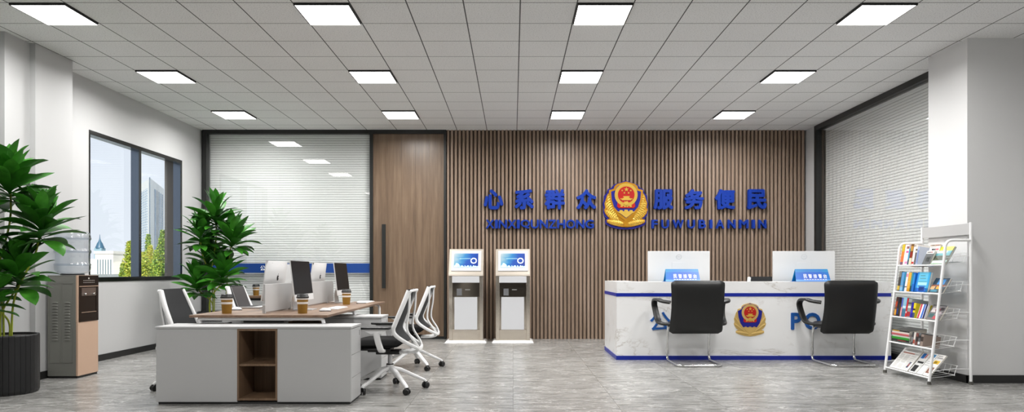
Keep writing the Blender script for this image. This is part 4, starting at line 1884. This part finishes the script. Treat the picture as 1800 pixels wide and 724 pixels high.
# ---- takeaway cups
def cup(loc, label):
    root = thing('takeaway_cup', label, 'cup', loc, rnd.uniform(0, 6), 'brown takeaway coffee cups')
    b = MB().use(M_cup)
    prof = [(0.040, 0.0), (0.0405, 0.004), (0.0455, 0.085)]
    b.lathe(prof, 32)
    b.use(M_cupwhite)
    b.lathe([(0.0465, 0.085), (0.0476, 0.104)], 32)
    b.use(M_cup)
    b.lathe([(0.0480, 0.104), (0.0492, 0.124)], 32)
    b.use(M_cupwhite)
    b.lathe([(0.0498, 0.124), (0.0512, 0.142)], 32)
    b.build('cup_body', None, root)
    b = MB()
    b.lathe([(0.0545, 0.138), (0.0555, 0.142), (0.0555, 0.150), (0.051, 0.153), (0.048, 0.171), (0.045, 0.174), (0.040, 0.171), (0.0, 0.170)], 32)
    b.build('lid', M_black, root)
    return root


cp = cup((-2.575, 6.14, EZ), 'brown takeaway cup with black lid beside the laptop')
dup(cp, (-1.90, 6.16, EZ), 1.0, 'brown takeaway cup in front of the first black screen')
dup(cp, (-1.905, 7.80, EZ), 2.0, 'brown takeaway cup in front of the farther black screen')
dup(cp, (PX(453.5, 10.6), 10.52, 0.728), 3.0, 'brown takeaway cup on the far cabinet by the glass')

# ================================================================== MAGAZINE RACK
RX0, RX1, RYN, RYF = 4.047, 4.452, 6.64, 7.43


def frontx(z):
    return RX0 + 0.15 * min(z, 1.26) / 1.26


rk = thing('magazine_rack', 'white tubular five tier magazine rack against the grey pier', 'rack', (0, 0, 0))
for y in (RYN, RYF):
    b = MB()
    pth = rounded([(RX0, y, 0.03), (frontx(1.26), y, 1.26), (frontx(1.26) + 0.012, y, 1.404), (RX1, y, 1.404)], 0.11, 8)
    b.tube(pth, 0.0135, 12)
    lg = b.build('front_leg', M_whitemetal, rk)
    b = MB()
    b.at(RX0, y, 0).cyl(0, 0, 0.0, 0.03, 0.0195, 16)
    b.build('foot_cap', M_rubber, lg)
    b = MB()
    b.tube([(RX1, y, 0.03), (RX1, y, 1.578)], 0.0135, 12)
    lg = b.build('rear_post', M_whitemetal, rk)
    b = MB()
    b.at(RX1, y, 0).cyl(0, 0, 0.0, 0.03, 0.0195, 16)
    b.build('foot_cap', M_rubber, lg)
b = MB()
b.box(RX1 - 0.008, RX1 + 0.004, RYN + 0.012, RYF - 0.012, 1.458, 1.572)
b.build('header_board', M_white, rk, 0.003)
TIERS = [1.162, 0.880, 0.612, 0.340, 0.060]
for ti, z in enumerate(TIERS):
    fx = frontx(z)
    bx = fx + (0.20 if ti < 4 else 0.24)
    rise = 0.03
    b = MB()
    b.tube([(fx, RYN, z), (fx, RYF, z)], 0.008, 8)
    b.tube([(bx, RYN, z + rise), (bx, RYF, z + rise)], 0.005, 8)
    for k in range(10):
        y = RYN + 0.01 + k * (RYF - RYN - 0.02) / 9
        b.tube([(fx, y, z), (bx, y, z + rise), (bx + 0.03, y, z + rise + 0.09)], 0.0018, 6)
    b.tube([(bx + 0.03, RYN, z + rise + 0.09), (bx + 0.03, RYF, z + rise + 0.09)], 0.003, 8)
    for y in (RYN + 0.008, RYF - 0.008):
        b.tube([(fx, y, z + 0.065), (bx + 0.02, y, z + 0.065 + rise)], 0.003, 6)
        b.tube([(bx, y, z + rise), (bx + 0.03, y, z + rise + 0.09)], 0.003, 6)
        b.tube([(bx + 0.02, y, z + rise + 0.06), (RX1, y, z + rise + 0.06)], 0.004, 6)
    b.build('tier_basket', M_whitemetal, rk)

MC = {}


def cmat(c):
    if c not in MC:
        MC[c] = mat('print_' + c.lstrip('#'), c, 0.38)
    return MC[c]


def book(loc, ry, rz, t, d, h, cols, label, grp, bands=None, text=None, name='book', page='#e4e0d6'):
    """spine faces -X, leaves along +X, t thick along Y, h tall along Z; cols: (spine, side)"""
    root = thing(name, label, 'book' if name == 'book' else 'magazine', loc, rz, grp)
    root.rotation_euler = (0, ry, rz)
    c = 0.0016
    b = MB().use(cmat(cols[1]))
    b.box(0, d, -t / 2, -t / 2 + c, 0, h)
    b.box(0, d, t / 2 - c, t / 2, 0, h)
    b.use(cmat(cols[0]))
    b.box(-c, 0, -t / 2, t / 2, 0, h)
    if bands:
        for z0, z1, cc in bands:
            b.use(cmat(cc))
            b.box(-c - 0.0006, -c, -t / 2 + 0.001, t / 2 - 0.001, z0 * h, z1 * h)
    b.build('cover', None, root)
    b = MB()
    b.box(0, d - 0.004, -t / 2 + c, t / 2 - c, 0.003, h - 0.003)
    b.build('pages', cmat(page), root)
    return root


def side_art(root, t, d, h, strips):
    """colour fields printed on the cover facing the viewer (-Y)"""
    b = MB()
    for x0, x1, z0, z1, cc in strips:
        b.use(cmat(cc))
        b.box(x0 * d, x1 * d, -t / 2 - 0.0006, -t / 2, z0 * h, z1 * h)
    return b.build('cover_print', None, root)


def facing(loc, ry, w, h, t, cols, rects, label, grp, name='magazine'):
    """cover faces -X; w along Y"""
    root = thing(name, label, 'newspaper' if name == 'newspaper' else 'magazine', loc, 0, grp)
    root.rotation_euler = (0, ry, 0)
    b = MB().use(cmat(cols))
    b.box(0, 0.0016, -w / 2, w / 2, 0, h)
    b.box(t - 0.0016, t, -w / 2, w / 2, 0, h)
    b.build('cover', None, root)
    b = MB()
    b.box(0.0016, t - 0.0016, -w / 2 + 0.002, w / 2 - 0.002, 0.002, h - 0.002)
    b.build('pages', cmat('#e4e0d6'), root)
    b = MB()
    for y0, y1, z0, z1, cc in rects:
        b.use(cmat(cc))
        # y0 measured from the far (wall) end, which the viewer sees on the left
        b.box(-0.0008, 0, w / 2 - y1 * w, w / 2 - y0 * w, z0 * h, z1 * h)
    if rects:
        b.build('cover_print', None, root)
    return root


TL = math.radians(9)


def shelf_books(ti, y_far, specs, grp):
    z = TIERS[ti] + 0.010
    fx = frontx(TIERS[ti]) + 0.012
    y = y_far
    out = []
    for (t, d, h, cols, bands, lab, nm) in specs:
        y -= t
        o = book((fx, y + t / 2, z), TL, 0, t - 0.003, d, h, cols, lab, grp, bands, name=nm)
        out.append((o, t - 0.003, d, h))
        y -= 0.003
    return out, y


g1 = 'books on the top tier of the rack'
S1 = [
    (0.052, 0.17, 0.222, ('#d8822a', '#d8a03a'), [(0.0, 0.14, '#6a4a66'), (0.14, 0.42, '#e0703a'), (0.66, 1.0, '#c9b21e')], 'thick book with orange and yellow spine at the wall end of the top tier', 'book'),
    (0.028, 0.17, 0.218, ('#efe6ea', '#efe6ea'), [(0.1, 0.2, '#f4f0f2')], 'plain white book next to the orange and yellow spine', 'book'),
    (0.046, 0.17, 0.216, ('#eedfe6', '#eedfe6'), [(0.05, 0.16, '#d98ab8'), (0.6, 0.68, '#d04a98'), (0.8, 0.92, '#8a5a58')], 'pale pink book with magenta marks on the top tier', 'book'),
    (0.022, 0.17, 0.175, ('#3a9cc0', '#3a9cc0'), [(0.0, 0.3, '#2b3a4a')], 'slim short teal blue book on the top tier', 'book'),
    (0.050, 0.17, 0.220, ('#6b4a20', '#7a4a2a'), [(0.0, 0.32, '#e8cdb0'), (0.36, 0.62, '#8a2412'), (0.66, 0.9, '#b88a3a')], 'brown and dark red book with a cream foot on the top tier', 'book'),
    (0.040, 0.17, 0.214, ('#e9e2dc', '#e9e2dc'), [(0.04, 0.14, '#c02a2a'), (0.9, 0.96, '#7a6a5a')], 'white book with a red mark low on its spine on the top tier', 'book'),
    (0.030, 0.17, 0.205, ('#d9d6d2', '#e6e4e0'), [(0.0, 0.62, '#55545c'), (0.72, 0.8, '#2b2b2e')], 'grey and white magazine with a dark title block on the top tier', 'magazine'),
    (0.030, 0.17, 0.190, ('#a8b4d0', '#c8d0e0'), [(0.1, 0.8, '#7f92c2'), (0.3, 0.36, '#e6e8f0')], 'blue and white striped magazine on the top tier', 'magazine'),
]
o1, y = shelf_books(0, RYF - 0.02, S1, g1)


def flat_print(root, t, d, h, rects):
    """print on the spine side (-X face)"""
    b = MB()
    for y0, y1, z0, z1, cc in rects:
        b.use(cmat(cc))
        b.box(-0.0026, -0.0018, y0 * t - t / 2, y1 * t - t / 2, z0 * h, z1 * h)
    return b.build('spine_print', None, root)


g2 = 'books on the second tier of the rack'
S2 = [
    (0.048, 0.17, 0.215, ('#3a3834', '#2c2a28'), [(0.05, 0.26, '#c8a83a'), (0.7, 1.0, '#77736c')], 'dark grey book with a yellow foot at the wall end of the second tier', 'book'),
    (0.055, 0.17, 0.205, ('#4f8fc0', '#3a7ab0'), [(0.04, 0.3, '#7fb2d6'), (0.22, 0.3, '#cfe2ee')], 'light blue thick book on the second tier', 'book'),
    (0.026, 0.17, 0.210, ('#1f7fa0', '#1f7fa0'), [(0.0, 0.5, '#175a86')], 'deep teal book on the second tier', 'book'),
    (0.040, 0.17, 0.205, ('#e6dfe2', '#e6dfe2'), [(0.75, 0.92, '#d88aa0'), (0.2, 0.26, '#6a6468')], 'white book with a pink head on the second tier', 'book'),
    (0.052, 0.17, 0.200, ('#d9a43a', '#d09a30'), [(0.0, 0.16, '#c08a1a'), (0.5, 0.52, '#f0d080')], 'golden orange book on the second tier', 'book'),
    (0.026, 0.17, 0.200, ('#2a8a96', '#2a8a96'), [(0.0, 0.3, '#1c3a3e')], 'narrow sea green book beside the golden one', 'book'),
    (0.038, 0.17, 0.200, ('#1462b8', '#1a6ac0'), [(0.4, 0.9, '#2a86cc')], 'royal blue book beside the big pale blue cover', 'book'),
]
o2, y = shelf_books(1, RYF - 0.02, S2, g2)




facing((frontx(TIERS[0]) + 0.055, 6.945, TIERS[0] + 0.02), math.radians(18), 0.17, 0.20, 0.02, '#e4e0da',
       [(0.0, 1.0, 0.93, 1.0, '#a8927a'), (0.15, 0.4, 0.95, 0.985, '#3a2f28'), (0.5, 0.85, 0.95, 0.985, '#8a4a3a'), (0.25, 0.45, 0.70, 0.79, '#26262a'), (0.48, 0.6, 0.70, 0.79, '#26262a'), (0.63, 0.9, 0.70, 0.79, '#cc6a72'), (0.1, 0.6, 0.87, 0.885, '#3a3a3c')],
       'white magazine with black and red title facing out behind the dark grey one', g1)
facing((frontx(TIERS[0]) + 0.015, 6.955, TIERS[0] + 0.012), math.radians(24), 0.13, 0.15, 0.02, '#55595a',
       [(0.0, 1.0, 0.78, 1.0, '#d8d8d4'), (0.1, 0.5, 0.84, 0.92, '#4a4a4c'), (0.5, 0.8, 0.84, 0.92, '#c87a80'), (0.3, 0.8, 0.2, 0.55, '#2f3432'), (0.42, 0.62, 0.28, 0.46, '#8a908e')],
       'dark grey magazine with a white title strip facing out on the top tier', g1)
facing((frontx(TIERS[0]) + 0.025, 6.77, TIERS[0] + 0.012), math.radians(30), 0.225, 0.20, 0.02, '#2f7f86',
       [(0, 1, 0, 0.20, '#c8e4dc'), (0, 1, 0.0, 0.06, '#b8d860'), (0, 1, 0.20, 0.48, '#26331c'), (0.1, 0.3, 0.25, 0.36, '#8aa02a'), (0.6, 0.75, 0.3, 0.42, '#7a8a2a'), (0, 1, 0.48, 0.62, '#3f8f96'), (0, 0.7, 0.62, 0.76, '#d8ecec'), (0.7, 1, 0.62, 0.76, '#4a9aa8'), (0, 1, 0.76, 1.0, '#dde800')],
       'yellow green and teal landscape magazine facing out on the top tier', g1)
fx = frontx(TIERS[1]) + 0.02
facing((fx, 6.99, TIERS[1] + 0.012), math.radians(12), 0.22, 0.205, 0.02, '#5fb8d8',
       [(0.0, 1.0, 0, 0.2, '#1a62c0'), (0.0, 0.12, 0, 1, '#2a86d8'), (0.3, 0.72, 0.04, 0.26, '#1c3f8a'), (0.2, 0.8, 0.26, 0.32, '#3a7fc0'), (0.18, 0.8, 0.5, 0.54, '#4fa0b8'), (0.25, 0.7, 0.66, 0.70, '#5a8f98'), (0.25, 0.62, 0.80, 0.84, '#4a8088'), (0.15, 0.85, 0.34, 0.48, '#a8dcea'), (0.85, 1.0, 0, 1, '#2f9cd0')],
       'pale blue magazine cover facing out on the second tier', g2)

facing((fx + 0.005, 6.76, TIERS[1] + 0.012), math.radians(30), 0.225, 0.165, 0.02, '#22384a',
       [(0.3, 0.8, 0.55, 0.9, '#2f7fc0'), (0.45, 0.65, 0.65, 0.85, '#7fc8e6'), (0.0, 1, 0.42, 0.52, '#8a4a2a'), (0.0, 0.3, 0.2, 0.42, '#c8a070'), (0.4, 0.7, 0.24, 0.42, '#d89a2a'), (0.1, 0.6, 0.04, 0.2, '#3a7f96'), (0.55, 0.95, 0.06, 0.24, '#4a4a30')],
       'black and blue magazine with an orange foot facing out on the second tier', g2)

g3 = 'books on the third tier of the rack'
S3 = [
    (0.040, 0.17, 0.205, ('#6a3414', '#50280f'), [(0.05, 0.35, '#c88a1e'), (0.5, 0.75, '#b03a12'), (0.8, 1.0, '#3a1a0a')], 'brown and orange book at the wall end of the third tier', 'book'),
    (0.030, 0.17, 0.205, ('#1a1c2a', '#151722'), [(0.1, 0.4, '#2a3f7a')], 'black book with navy panel on the third tier', 'book'),
    (0.032, 0.17, 0.200, ('#18140f', '#18140f'), [(0.1, 0.7, '#4a3a22')], 'black book with a brown panel on the third tier', 'book'),
    (0.028, 0.17, 0.200, ('#d08a98', '#d08a98'), [(0.5, 1.0, '#4a62b0'), (0.0, 0.3, '#e0a0a0')], 'pink and violet book on the third tier', 'book'),
    (0.062, 0.17, 0.205, ('#7fb0c6', '#6fa0b8'), [(0.0, 0.4, '#3f6f8a'), (0.45, 0.55, '#c8dde6')], 'wide pale blue book on the third tier', 'book'),
    (0.026, 0.17, 0.198, ('#c0242c', '#b01c24'), [(0.2, 0.3, '#e8c8c8')], 'red book on the third tier', 'book'),
    (0.060, 0.17, 0.195, ('#8a908e', '#9aa09e'), [(0.05, 0.3, '#a02a34'), (0.5, 0.6, '#d8dcda'), (0.7, 0.8, '#4a504e')], 'thick grey volume with a red block on the third tier', 'book'),
    (0.036, 0.17, 0.160, ('#2a1f9a', '#2a1f9a'), [(0.3, 0.5, '#4a3fc0')], 'violet blue book on the third tier', 'book'),
    (0.040, 0.17, 0.155, ('#d8c81e', '#c8b81a'), [(0.0, 0.35, '#3a4a6a'), (0.5, 0.62, '#2a2a2a')], 'yellow book with a dark foot on the third tier', 'book'),
]
o3, y = shelf_books(2, RYF - 0.02, S3, g3)
facing((frontx(TIERS[2]) + 0.02, 6.94, TIERS[2] + 0.012), math.radians(18), 0.13, 0.15, 0.02, '#e4e4e8',
       [(0.05, 0.25, 0, 1, '#c02a3a'), (0.32, 0.45, 0, 1, '#e8e8ee'), (0.45, 0.66, 0, 1, '#2a62b8'), (0.72, 0.95, 0, 1, '#1a2450')],
       'red white and blue striped magazine facing out on the third tier', g3)

facing((frontx(TIERS[2]) + 0.025, 6.755, TIERS[2] + 0.012), math.radians(30), 0.215, 0.165, 0.02, '#6a6668',
       [(0, 1, 0.94, 1, '#2a2a2a'), (0.1, 0.4, 0.5, 0.8, '#c8c0c0'), (0.35, 0.7, 0.6, 0.75, '#8a2a3a'), (0.5, 0.9, 0.3, 0.55, '#a89aa0'), (0.1, 0.45, 0.15, 0.4, '#2f5a5a'), (0.45, 0.8, 0.05, 0.25, '#b04a50'), (0.7, 0.95, 0.65, 0.85, '#2a2426')],
       'dark collage magazine with pink patches facing out on the third tier', g3)

# fourth tier: a pile lying flat at the wall end, upright ones beside it
g4 = 'magazines on the fourth tier of the rack'
z = TIERS[3] + 0.022
fx = frontx(TIERS[3]) + 0.008
pile = [('#1c1c1a', 'black magazine at the bottom of the flat pile on the fourth tier', 0.020), ('#2f9a2a', 'green magazine in the flat pile on the fourth tier', 0.024), ('#e6e4e0', 'white magazine in the flat pile on the fourth tier, above the green one', 0.018),
        ('#c05a60', 'rose red magazine in the flat pile on the fourth tier', 0.020), ('#ded8d0', 'cream magazine in the flat pile on the fourth tier', 0.018), ('#22201c', 'black and yellow magazine on top of the flat pile', 0.016)]
for k, (cc, lab, t) in enumerate(pile):
    root = thing('magazine', lab, 'magazine', (fx + 0.004 * (k % 3), 7.22 + 0.006 * (k % 2), z), 0, g4)
    root.rotation_euler = (0, math.radians(-8), 0)
    b = MB().use(cmat(cc))
    b.box(0, 0.185, -0.16, 0.16, 0, 0.0015)
    b.box(0, 0.185, -0.16, 0.16, t - 0.003, t - 0.0015)
    b.box(-0.001, 0.0, -0.16, 0.16, 0, t - 0.0015)
    if k == 5:
        b.use(cmat('#d8a81e'))
        b.box(-0.0016, -0.001, 0.02, 0.15, 0.003, t - 0.005)
    if k == 0:
        b.use(cmat('#8a3a2a'))
        b.box(-0.0016, -0.001, -0.10, 0.05, 0.004, t - 0.006)
    b.build('cover', None, root)
    b = MB()
    b.box(0.0, 0.183, -0.158, 0.158, 0.0015, t - 0.003)
    b.build('pages', cmat('#d9d4ca'), root)
    z += t
S4 = [
    (0.030, 0.17, 0.13, ('#3a3a3c', '#3a3a3c'), [(0.2, 0.6, '#7a7a7c')], 'charcoal magazine standing beside the flat pile', 'magazine'),
    (0.036, 0.17, 0.13, ('#c8c2bc', '#c8c2bc'), [(0.1, 0.4, '#a04a3a')], 'stone grey magazine with a rust foot on the fourth tier', 'magazine'),
    (0.040, 0.17, 0.125, ('#6a3a34', '#6a3a34'), [(0.3, 0.7, '#2a2a2a')], 'maroon magazine on the fourth tier', 'magazine'),
    (0.040, 0.17, 0.13, ('#55585a', '#55585a'), [(0.1, 0.3, '#d0d0d0'), (0.6, 0.8, '#1c1c1c')], 'slate magazine with a white foot on the fourth tier', 'magazine'),
    (0.046, 0.17, 0.12, ('#8a7a70', '#8a7a70'), [(0.4, 0.8, '#3a302a')], 'taupe magazine on the fourth tier', 'magazine'),
]
shelf_books(3, 7.04, S4, g4)

# bottom tier: newspapers lying back
g5 = 'newspapers on the bottom tier of the rack'
z = TIERS[4] + 0.012
fx = frontx(TIERS[4]) + 0.012
ANG = math.radians(40)


def paper_rects(seed, pic, head):
    r = random.Random(seed)
    out = []
    for (cx0, cx1) in ((0.08, 0.30), (0.36, 0.60), (0.66, 0.92)):
        zz = 0.08
        while zz < 0.7:
            if r.random() < 0.85:
                out.append((cx0, cx1 - r.uniform(0, 0.05), zz, zz + 0.016, '#b4b4b2'))
            zz += 0.04
    out += head
    out += pic
    return out


facing((fx, 7.215, z), ANG, 0.33, 0.27, 0.012, '#e9e8e4', paper_rects(1, [(0.80, 0.90, 0.14, 0.42, '#2a3a62'), (0.82, 0.88, 0.2, 0.34, '#c86a5a')], [(0.12, 0.72, 0.76, 0.81, '#d99082'), (0.2, 0.8, 0.88, 0.90, '#b4b4b2')]),
       'wide white newspaper with a faded red headline at the wall end', g5, 'newspaper')
facing((fx + 0.004, 6.965, z), ANG, 0.13, 0.265, 0.012, '#e6e6e4', [(0.1, 0.7, 0.05, 0.35, '#1c1c1e'), (0.15, 0.9, 0.46, 0.54, '#2a2a2c'), (0.1, 0.5, 0.68, 0.92, '#2a6ab0'), (0.55, 0.7, 0.7, 0.9, '#c86a6a'), (0.75, 0.95, 0.05, 0.4, '#c8c8c6')],
       'narrow newspaper with a black photo and bold title', g5, 'newspaper')
facing((fx + 0.004, 6.845, z), ANG, 0.09, 0.265, 0.012, '#e9e9e8', [(0.2, 0.8, 0.82, 0.95, '#3a8ac0'), (0.15, 0.85, 0.6, 0.62, '#a8a8a8'), (0.15, 0.85, 0.52, 0.54, '#a8a8a8'), (0.15, 0.85, 0.44, 0.46, '#a8a8a8'), (0.15, 0.85, 0.1, 0.3, '#d0d4d8')],
       'white newspaper with a light blue heading behind the front leg', g5, 'newspaper')
facing((fx + 0.004, 6.735, z), ANG, 0.115, 0.265, 0.012, '#e6e4e0', [(0.1, 0.8, 0.12, 0.4, '#7a5040'), (0.35, 0.6, 0.18, 0.34, '#d8b0a0'), (0.1, 0.85, 0.56, 0.72, '#d8b03a'), (0.2, 0.6, 0.58, 0.68, '#5a4a2a'), (0.1, 0.9, 0.82, 0.86, '#8a8a8a'), (0.1, 0.7, 0.9, 0.95, '#b0b0b0')],
       'newspaper with yellow and brown pictures at the viewer end of the bottom tier', g5, 'newspaper')

# ================================================================== OUTSIDE THE WINDOW
GZ = -0.4
b = MB()
b.box(-1500, -5.7, -300, 2500, GZ - 0.5, GZ)
struct(b.build('ground', painted('outdoor_ground', '#9a9c94', 0.9, 0.2, 0.05)))

M_tower = painted('tower_white', '#e6e6e2', 0.6, 0.04, 0.05)
M_tglass = mat('tower_glass', '#4f86ad', 0.25)
M_tdark = mat('tower_dark', '#33566f', 0.3)

YT = 800.0
tw = thing('office_tower', 'tall pale office tower with blue glass bands seen through the window', 'building', (PX(264, YT), YT, GZ))


def tpt(px, dY=0):
    return PX(px, YT) - PX(264, YT)


# plan: corner towards the viewer at local (0,0); short face to the left, long face to the right
cL = (PX(247.5, YT + 55) - PX(264, YT), 55.0)
cR = (PX(288.5, YT + 108) - PX(264, YT), 108.0)
cB = (cL[0] + cR[0], cL[1] + cR[1])
ht = lambda py: PZ(py, YT) - GZ
b = MB()
b.prism([(0.0, 0.0), cR, cB, cL], 0, ht(313), 'z')
b.build('shaft', M_tower, tw)
def face_strip(bb, A, B, t0, t1, z0, z1, off):
    A, B = Vector((*A, 0)), Vector((*B, 0))
    d = (B - A)
    n = Vector((d.y, -d.x, 0)).normalized()
    if n.y > 0:
        n = -n
    p, q = A + d * t0 + n * off, A + d * t1 + n * off
    r0, r1 = A + d * t0, A + d * t1
    bb.prism([(p.x, p.y), (q.x, q.y), (r1.x, r1.y), (r0.x, r0.y)], z0, z1, 'z')


b = MB()
b.use(M_tglass)
for k in range(5):
    face_strip(b, (0, 0), cR, 0.30 + k * 0.13, 0.39 + k * 0.13, ht(470), ht(326), 0.15)
for k in range(5):
    face_strip(b, (0, 0), cL, 0.30 + k * 0.14, 0.36 + k * 0.14, ht(470), ht(328), 0.12)
b.use(M_tdark)
face_strip(b, (0, 0), cL, 0.0, 0.10, ht(480), ht(311), 0.16)
face_strip(b, (0, 0), cR, 0.26, 0.30, ht(480), ht(327), 0.18)
b.use(M_tower)
for k in range(31):
    z = ht(470) + k * 3.1
    face_strip(b, (0, 0), cR, 0.29, 0.96, z, z + 0.7, 0.22)
    face_strip(b, (0, 0), cL, 0.28, 0.98, z, z + 0.7, 0.2)
b.build('glass_bands', None, tw)

YC = 380.0
cb = thing('civic_building', 'cream stone hall with tall narrow windows seen through the window', 'building', (PX(180, YC), YC, GZ))
q = YC / 1200.0
hz = lambda py: PZ(py, YC) - GZ
M_stone = painted('cream_stone', '#efe8da', 0.7, 0.05, 0.3)
M_pane = mat('hall_window', '#5b6f78', 0.3)
b = MB()
b.box(-13 * q, 19 * q, 0, 14, 0, hz(446))
b.box(-26 * q, -13 * q, 1.5, 14, 0, hz(455))
b.box(-14 * q, 20 * q, -0.5, 14, hz(446), hz(441))
b.prism([(19 * q, 0.0), (27 * q, 9.0), (27 * q, 14.0), (19 * q, 14.0)], 0, hz(462), 'z')
b.build('hall_body', M_stone, cb)
for k in range(6):
    b = MB()
    x = (-9 + k * 4.6) * q
    b.box(x, x + 1.7 * q, -0.08, 0.1, hz(492), hz(456))
    b.build('window', M_pane, cb)
YD = 620.0
dt = thing('domed_tower', 'blue grey domed tower with a thin spire beyond the stone hall', 'building', (PX(175.5, YD), YD, GZ))
q = YD / 1200.0
hz = lambda py: PZ(py, YD) - GZ
b = MB()
b.box(-6.5 * q, 6.5 * q, -6 * q, 6 * q, 0, hz(436))
b.build('tower_body', mat('dome_body', '#87a3ae', 0.6), dt)
b = MB()
b.lathe([(8.5 * q / 1.2, hz(437)), (8.3 * q / 1.2, hz(434)), (6.5 * q / 1.2, hz(431)), (5.5 * q / 1.2, hz(428)), (2.6 * q / 1.2, hz(424)), (1.6 * q / 1.2, hz(421)), (0.9 * q / 1.2, hz(419)), (0.35 * q / 1.2, hz(412))], 24)
b.build('dome', mat('dome_blue', '#3c6076', 0.4), dt)
YE = 700.0
lb = thing('low_building', 'low pale block far behind the trees beyond the stone hall', 'building', (PX(212, YE), YE, GZ))
b = MB()
b.box(-6, 3, 0, 10, 0, PZ(479, YE) - GZ)
b.box(-1, 8, 0, 10, 0, PZ(484, YE) - GZ)
b.build('block', M_stone, lb)

M_tl = mk_leaf('tree_leaf', '#75902a', '#aebb48')
M_tl2 = mk_leaf('tree_leaf_yellow', '#a8ab34', '#d2c956')
M_tl3 = mk_leaf('tree_leaf_dark', '#426822', '#7f9e40')
M_bark = mat('bark', '#5a4a38', 0.8)


def tree(px, ptop, w_px, Y, label, seed, ms):
    x = PX(px, Y)
    h = PZ(ptop, Y) - GZ
    root = thing('tree', label, 'tree', (x, Y, GZ), 0, 'trees outside the window')
    r = random.Random(seed)
    b = MB()
    b.tube([(0, 0, 0), (0.03, 0, h * 0.5), (0, 0.02, h * 0.93)], 0.09, 8, scale=[1, 0.7, 0.2])
    b.build('trunk', M_bark, root)
    b = MB()
    R = w_px / 1200.0 * Y / 2
    for i in range(2600):
        t = r.random() ** 0.85
        z = h * (0.10 + 0.90 * t)
        prof = (math.sin(PI * min(1, 0.16 + 0.84 * (1 - t))) ** 0.7) * (1 - 0.55 * t) * 1.35
        a = r.uniform(0, 2 * PI)
        lump = 0.8 + 0.25 * math.sin(3 * a + 7 * t + seed) + 0.2 * math.sin(9 * t + 5 * a)
        rr = R * prof * lump * (r.random() ** 0.4)
        c = Vector((rr * math.cos(a), rr * math.sin(a), z))
        s = r.uniform(0.06, 0.13)
        u = Vector((r.uniform(-1, 1), r.uniform(-1, 1), r.uniform(-1, 1))).normalized() * s
        v = u.cross(Vector((r.uniform(-1, 1), r.uniform(-1, 1), r.uniform(-1, 1))))
        if v.length < 1e-4:
            continue
        v = v.normalized() * s * 0.6
        b.use(ms[0] if r.random() < 0.7 else ms[1])
        b.add([tuple(c - u), tuple(c + v), tuple(c + u), tuple(c - v)], [(0, 1, 2, 3)])
    b.build('tree_crown', None, root)


tree(229, 424, 26, 60, 'green pointed tree at the edge of the window mullion', 1, (M_tl, M_tl2))
tree(217, 463, 14, 64, 'low green bush tree next to the stone hall', 2, (M_tl, M_tl3))
tree(253, 443, 22, 58, 'pale green low tree in front of the tower base by the mullion', 3, (M_tl, M_tl2))
tree(261, 412, 14, 66, 'slender green tree before the tower corner', 4, (M_tl3, M_tl))
tree(264, 432, 18, 62, 'yellow leaved tree in the middle of the group under the tower', 5, (M_tl2, M_tl))
tree(286, 405, 26, 60, 'tallest dark green tree beside the outer window reveal', 6, (M_tl3, M_tl))
tree(275, 440, 18, 57, 'mid green tree between the yellow tree and the tallest tree', 7, (M_tl, M_tl3))
tree(305, 420, 22, 66, 'green tree mostly hidden by the outer window reveal', 8, (M_tl3, M_tl))

# ================================================================== LIGHT, WORLD, CAMERA
W_ = bpy.data.worlds.new('World')
SC.world = W_
W_.use_nodes = True
nt = W_.node_tree
bg = nt.nodes['Background']
tc = nt.nodes.new('ShaderNodeTexCoord')
sp = nt.nodes.new('ShaderNodeSeparateXYZ')
rp = nt.nodes.new('ShaderNodeValToRGB')
nt.links.new(tc.outputs['Generated'], sp.inputs[0])
nt.links.new(sp.outputs[2], rp.inputs['Fac'])
cr_ = rp.color_ramp
cr_.elements[0].position = 0.0
cr_.elements[0].color = lin('#eef2f7')
cr_.elements[1].position = 0.7
cr_.elements[1].color = lin('#bccfe6')
e = cr_.elements.new(0.22)
e.color = lin('#e2e8f0')
nt.links.new(rp.outputs[0], bg.inputs[0])
bg.inputs[1].default_value = 1.12

sun = bpy.data.lights.new('sun', 'SUN')
sun.energy = 6.0
sun.angle = math.radians(1.5)
sun.color = (1.0, 0.96, 0.88)
so = bpy.data.objects.new('sun', sun)
COL.objects.link(so)
so.rotation_euler = Vector((-0.22, 0.8, -0.55)).to_track_quat('-Z', 'Y').to_euler()

cam = bpy.data.cameras.new('camera')
cam.sensor_width = 36.0
cam.lens = 24.0
cam.shift_x = -2.0 / 1800.0
cam.shift_y = 115.0 / 1800.0
cam.clip_start = 0.05
cam.clip_end = 5000
co = bpy.data.objects.new('camera', cam)
COL.objects.link(co)
co.location = (0, 0, 1.1)
co.rotation_euler = (PI / 2, 0, 0)
SC.camera = co

vs_ = SC.view_settings
vs_.view_transform = 'Standard'
vs_.look = 'None'
vs_.gamma = 1.0
vs_.use_curve_mapping = False
vs_.exposure = 0.0
SC.cycles.max_bounces = 10
SC.cycles.diffuse_bounces = 6
SC.cycles.glossy_bounces = 5
SC.cycles.transparent_max_bounces = 16
SC.cycles.use_denoising = True
SC.cycles.sample_clamp_indirect = 8.0
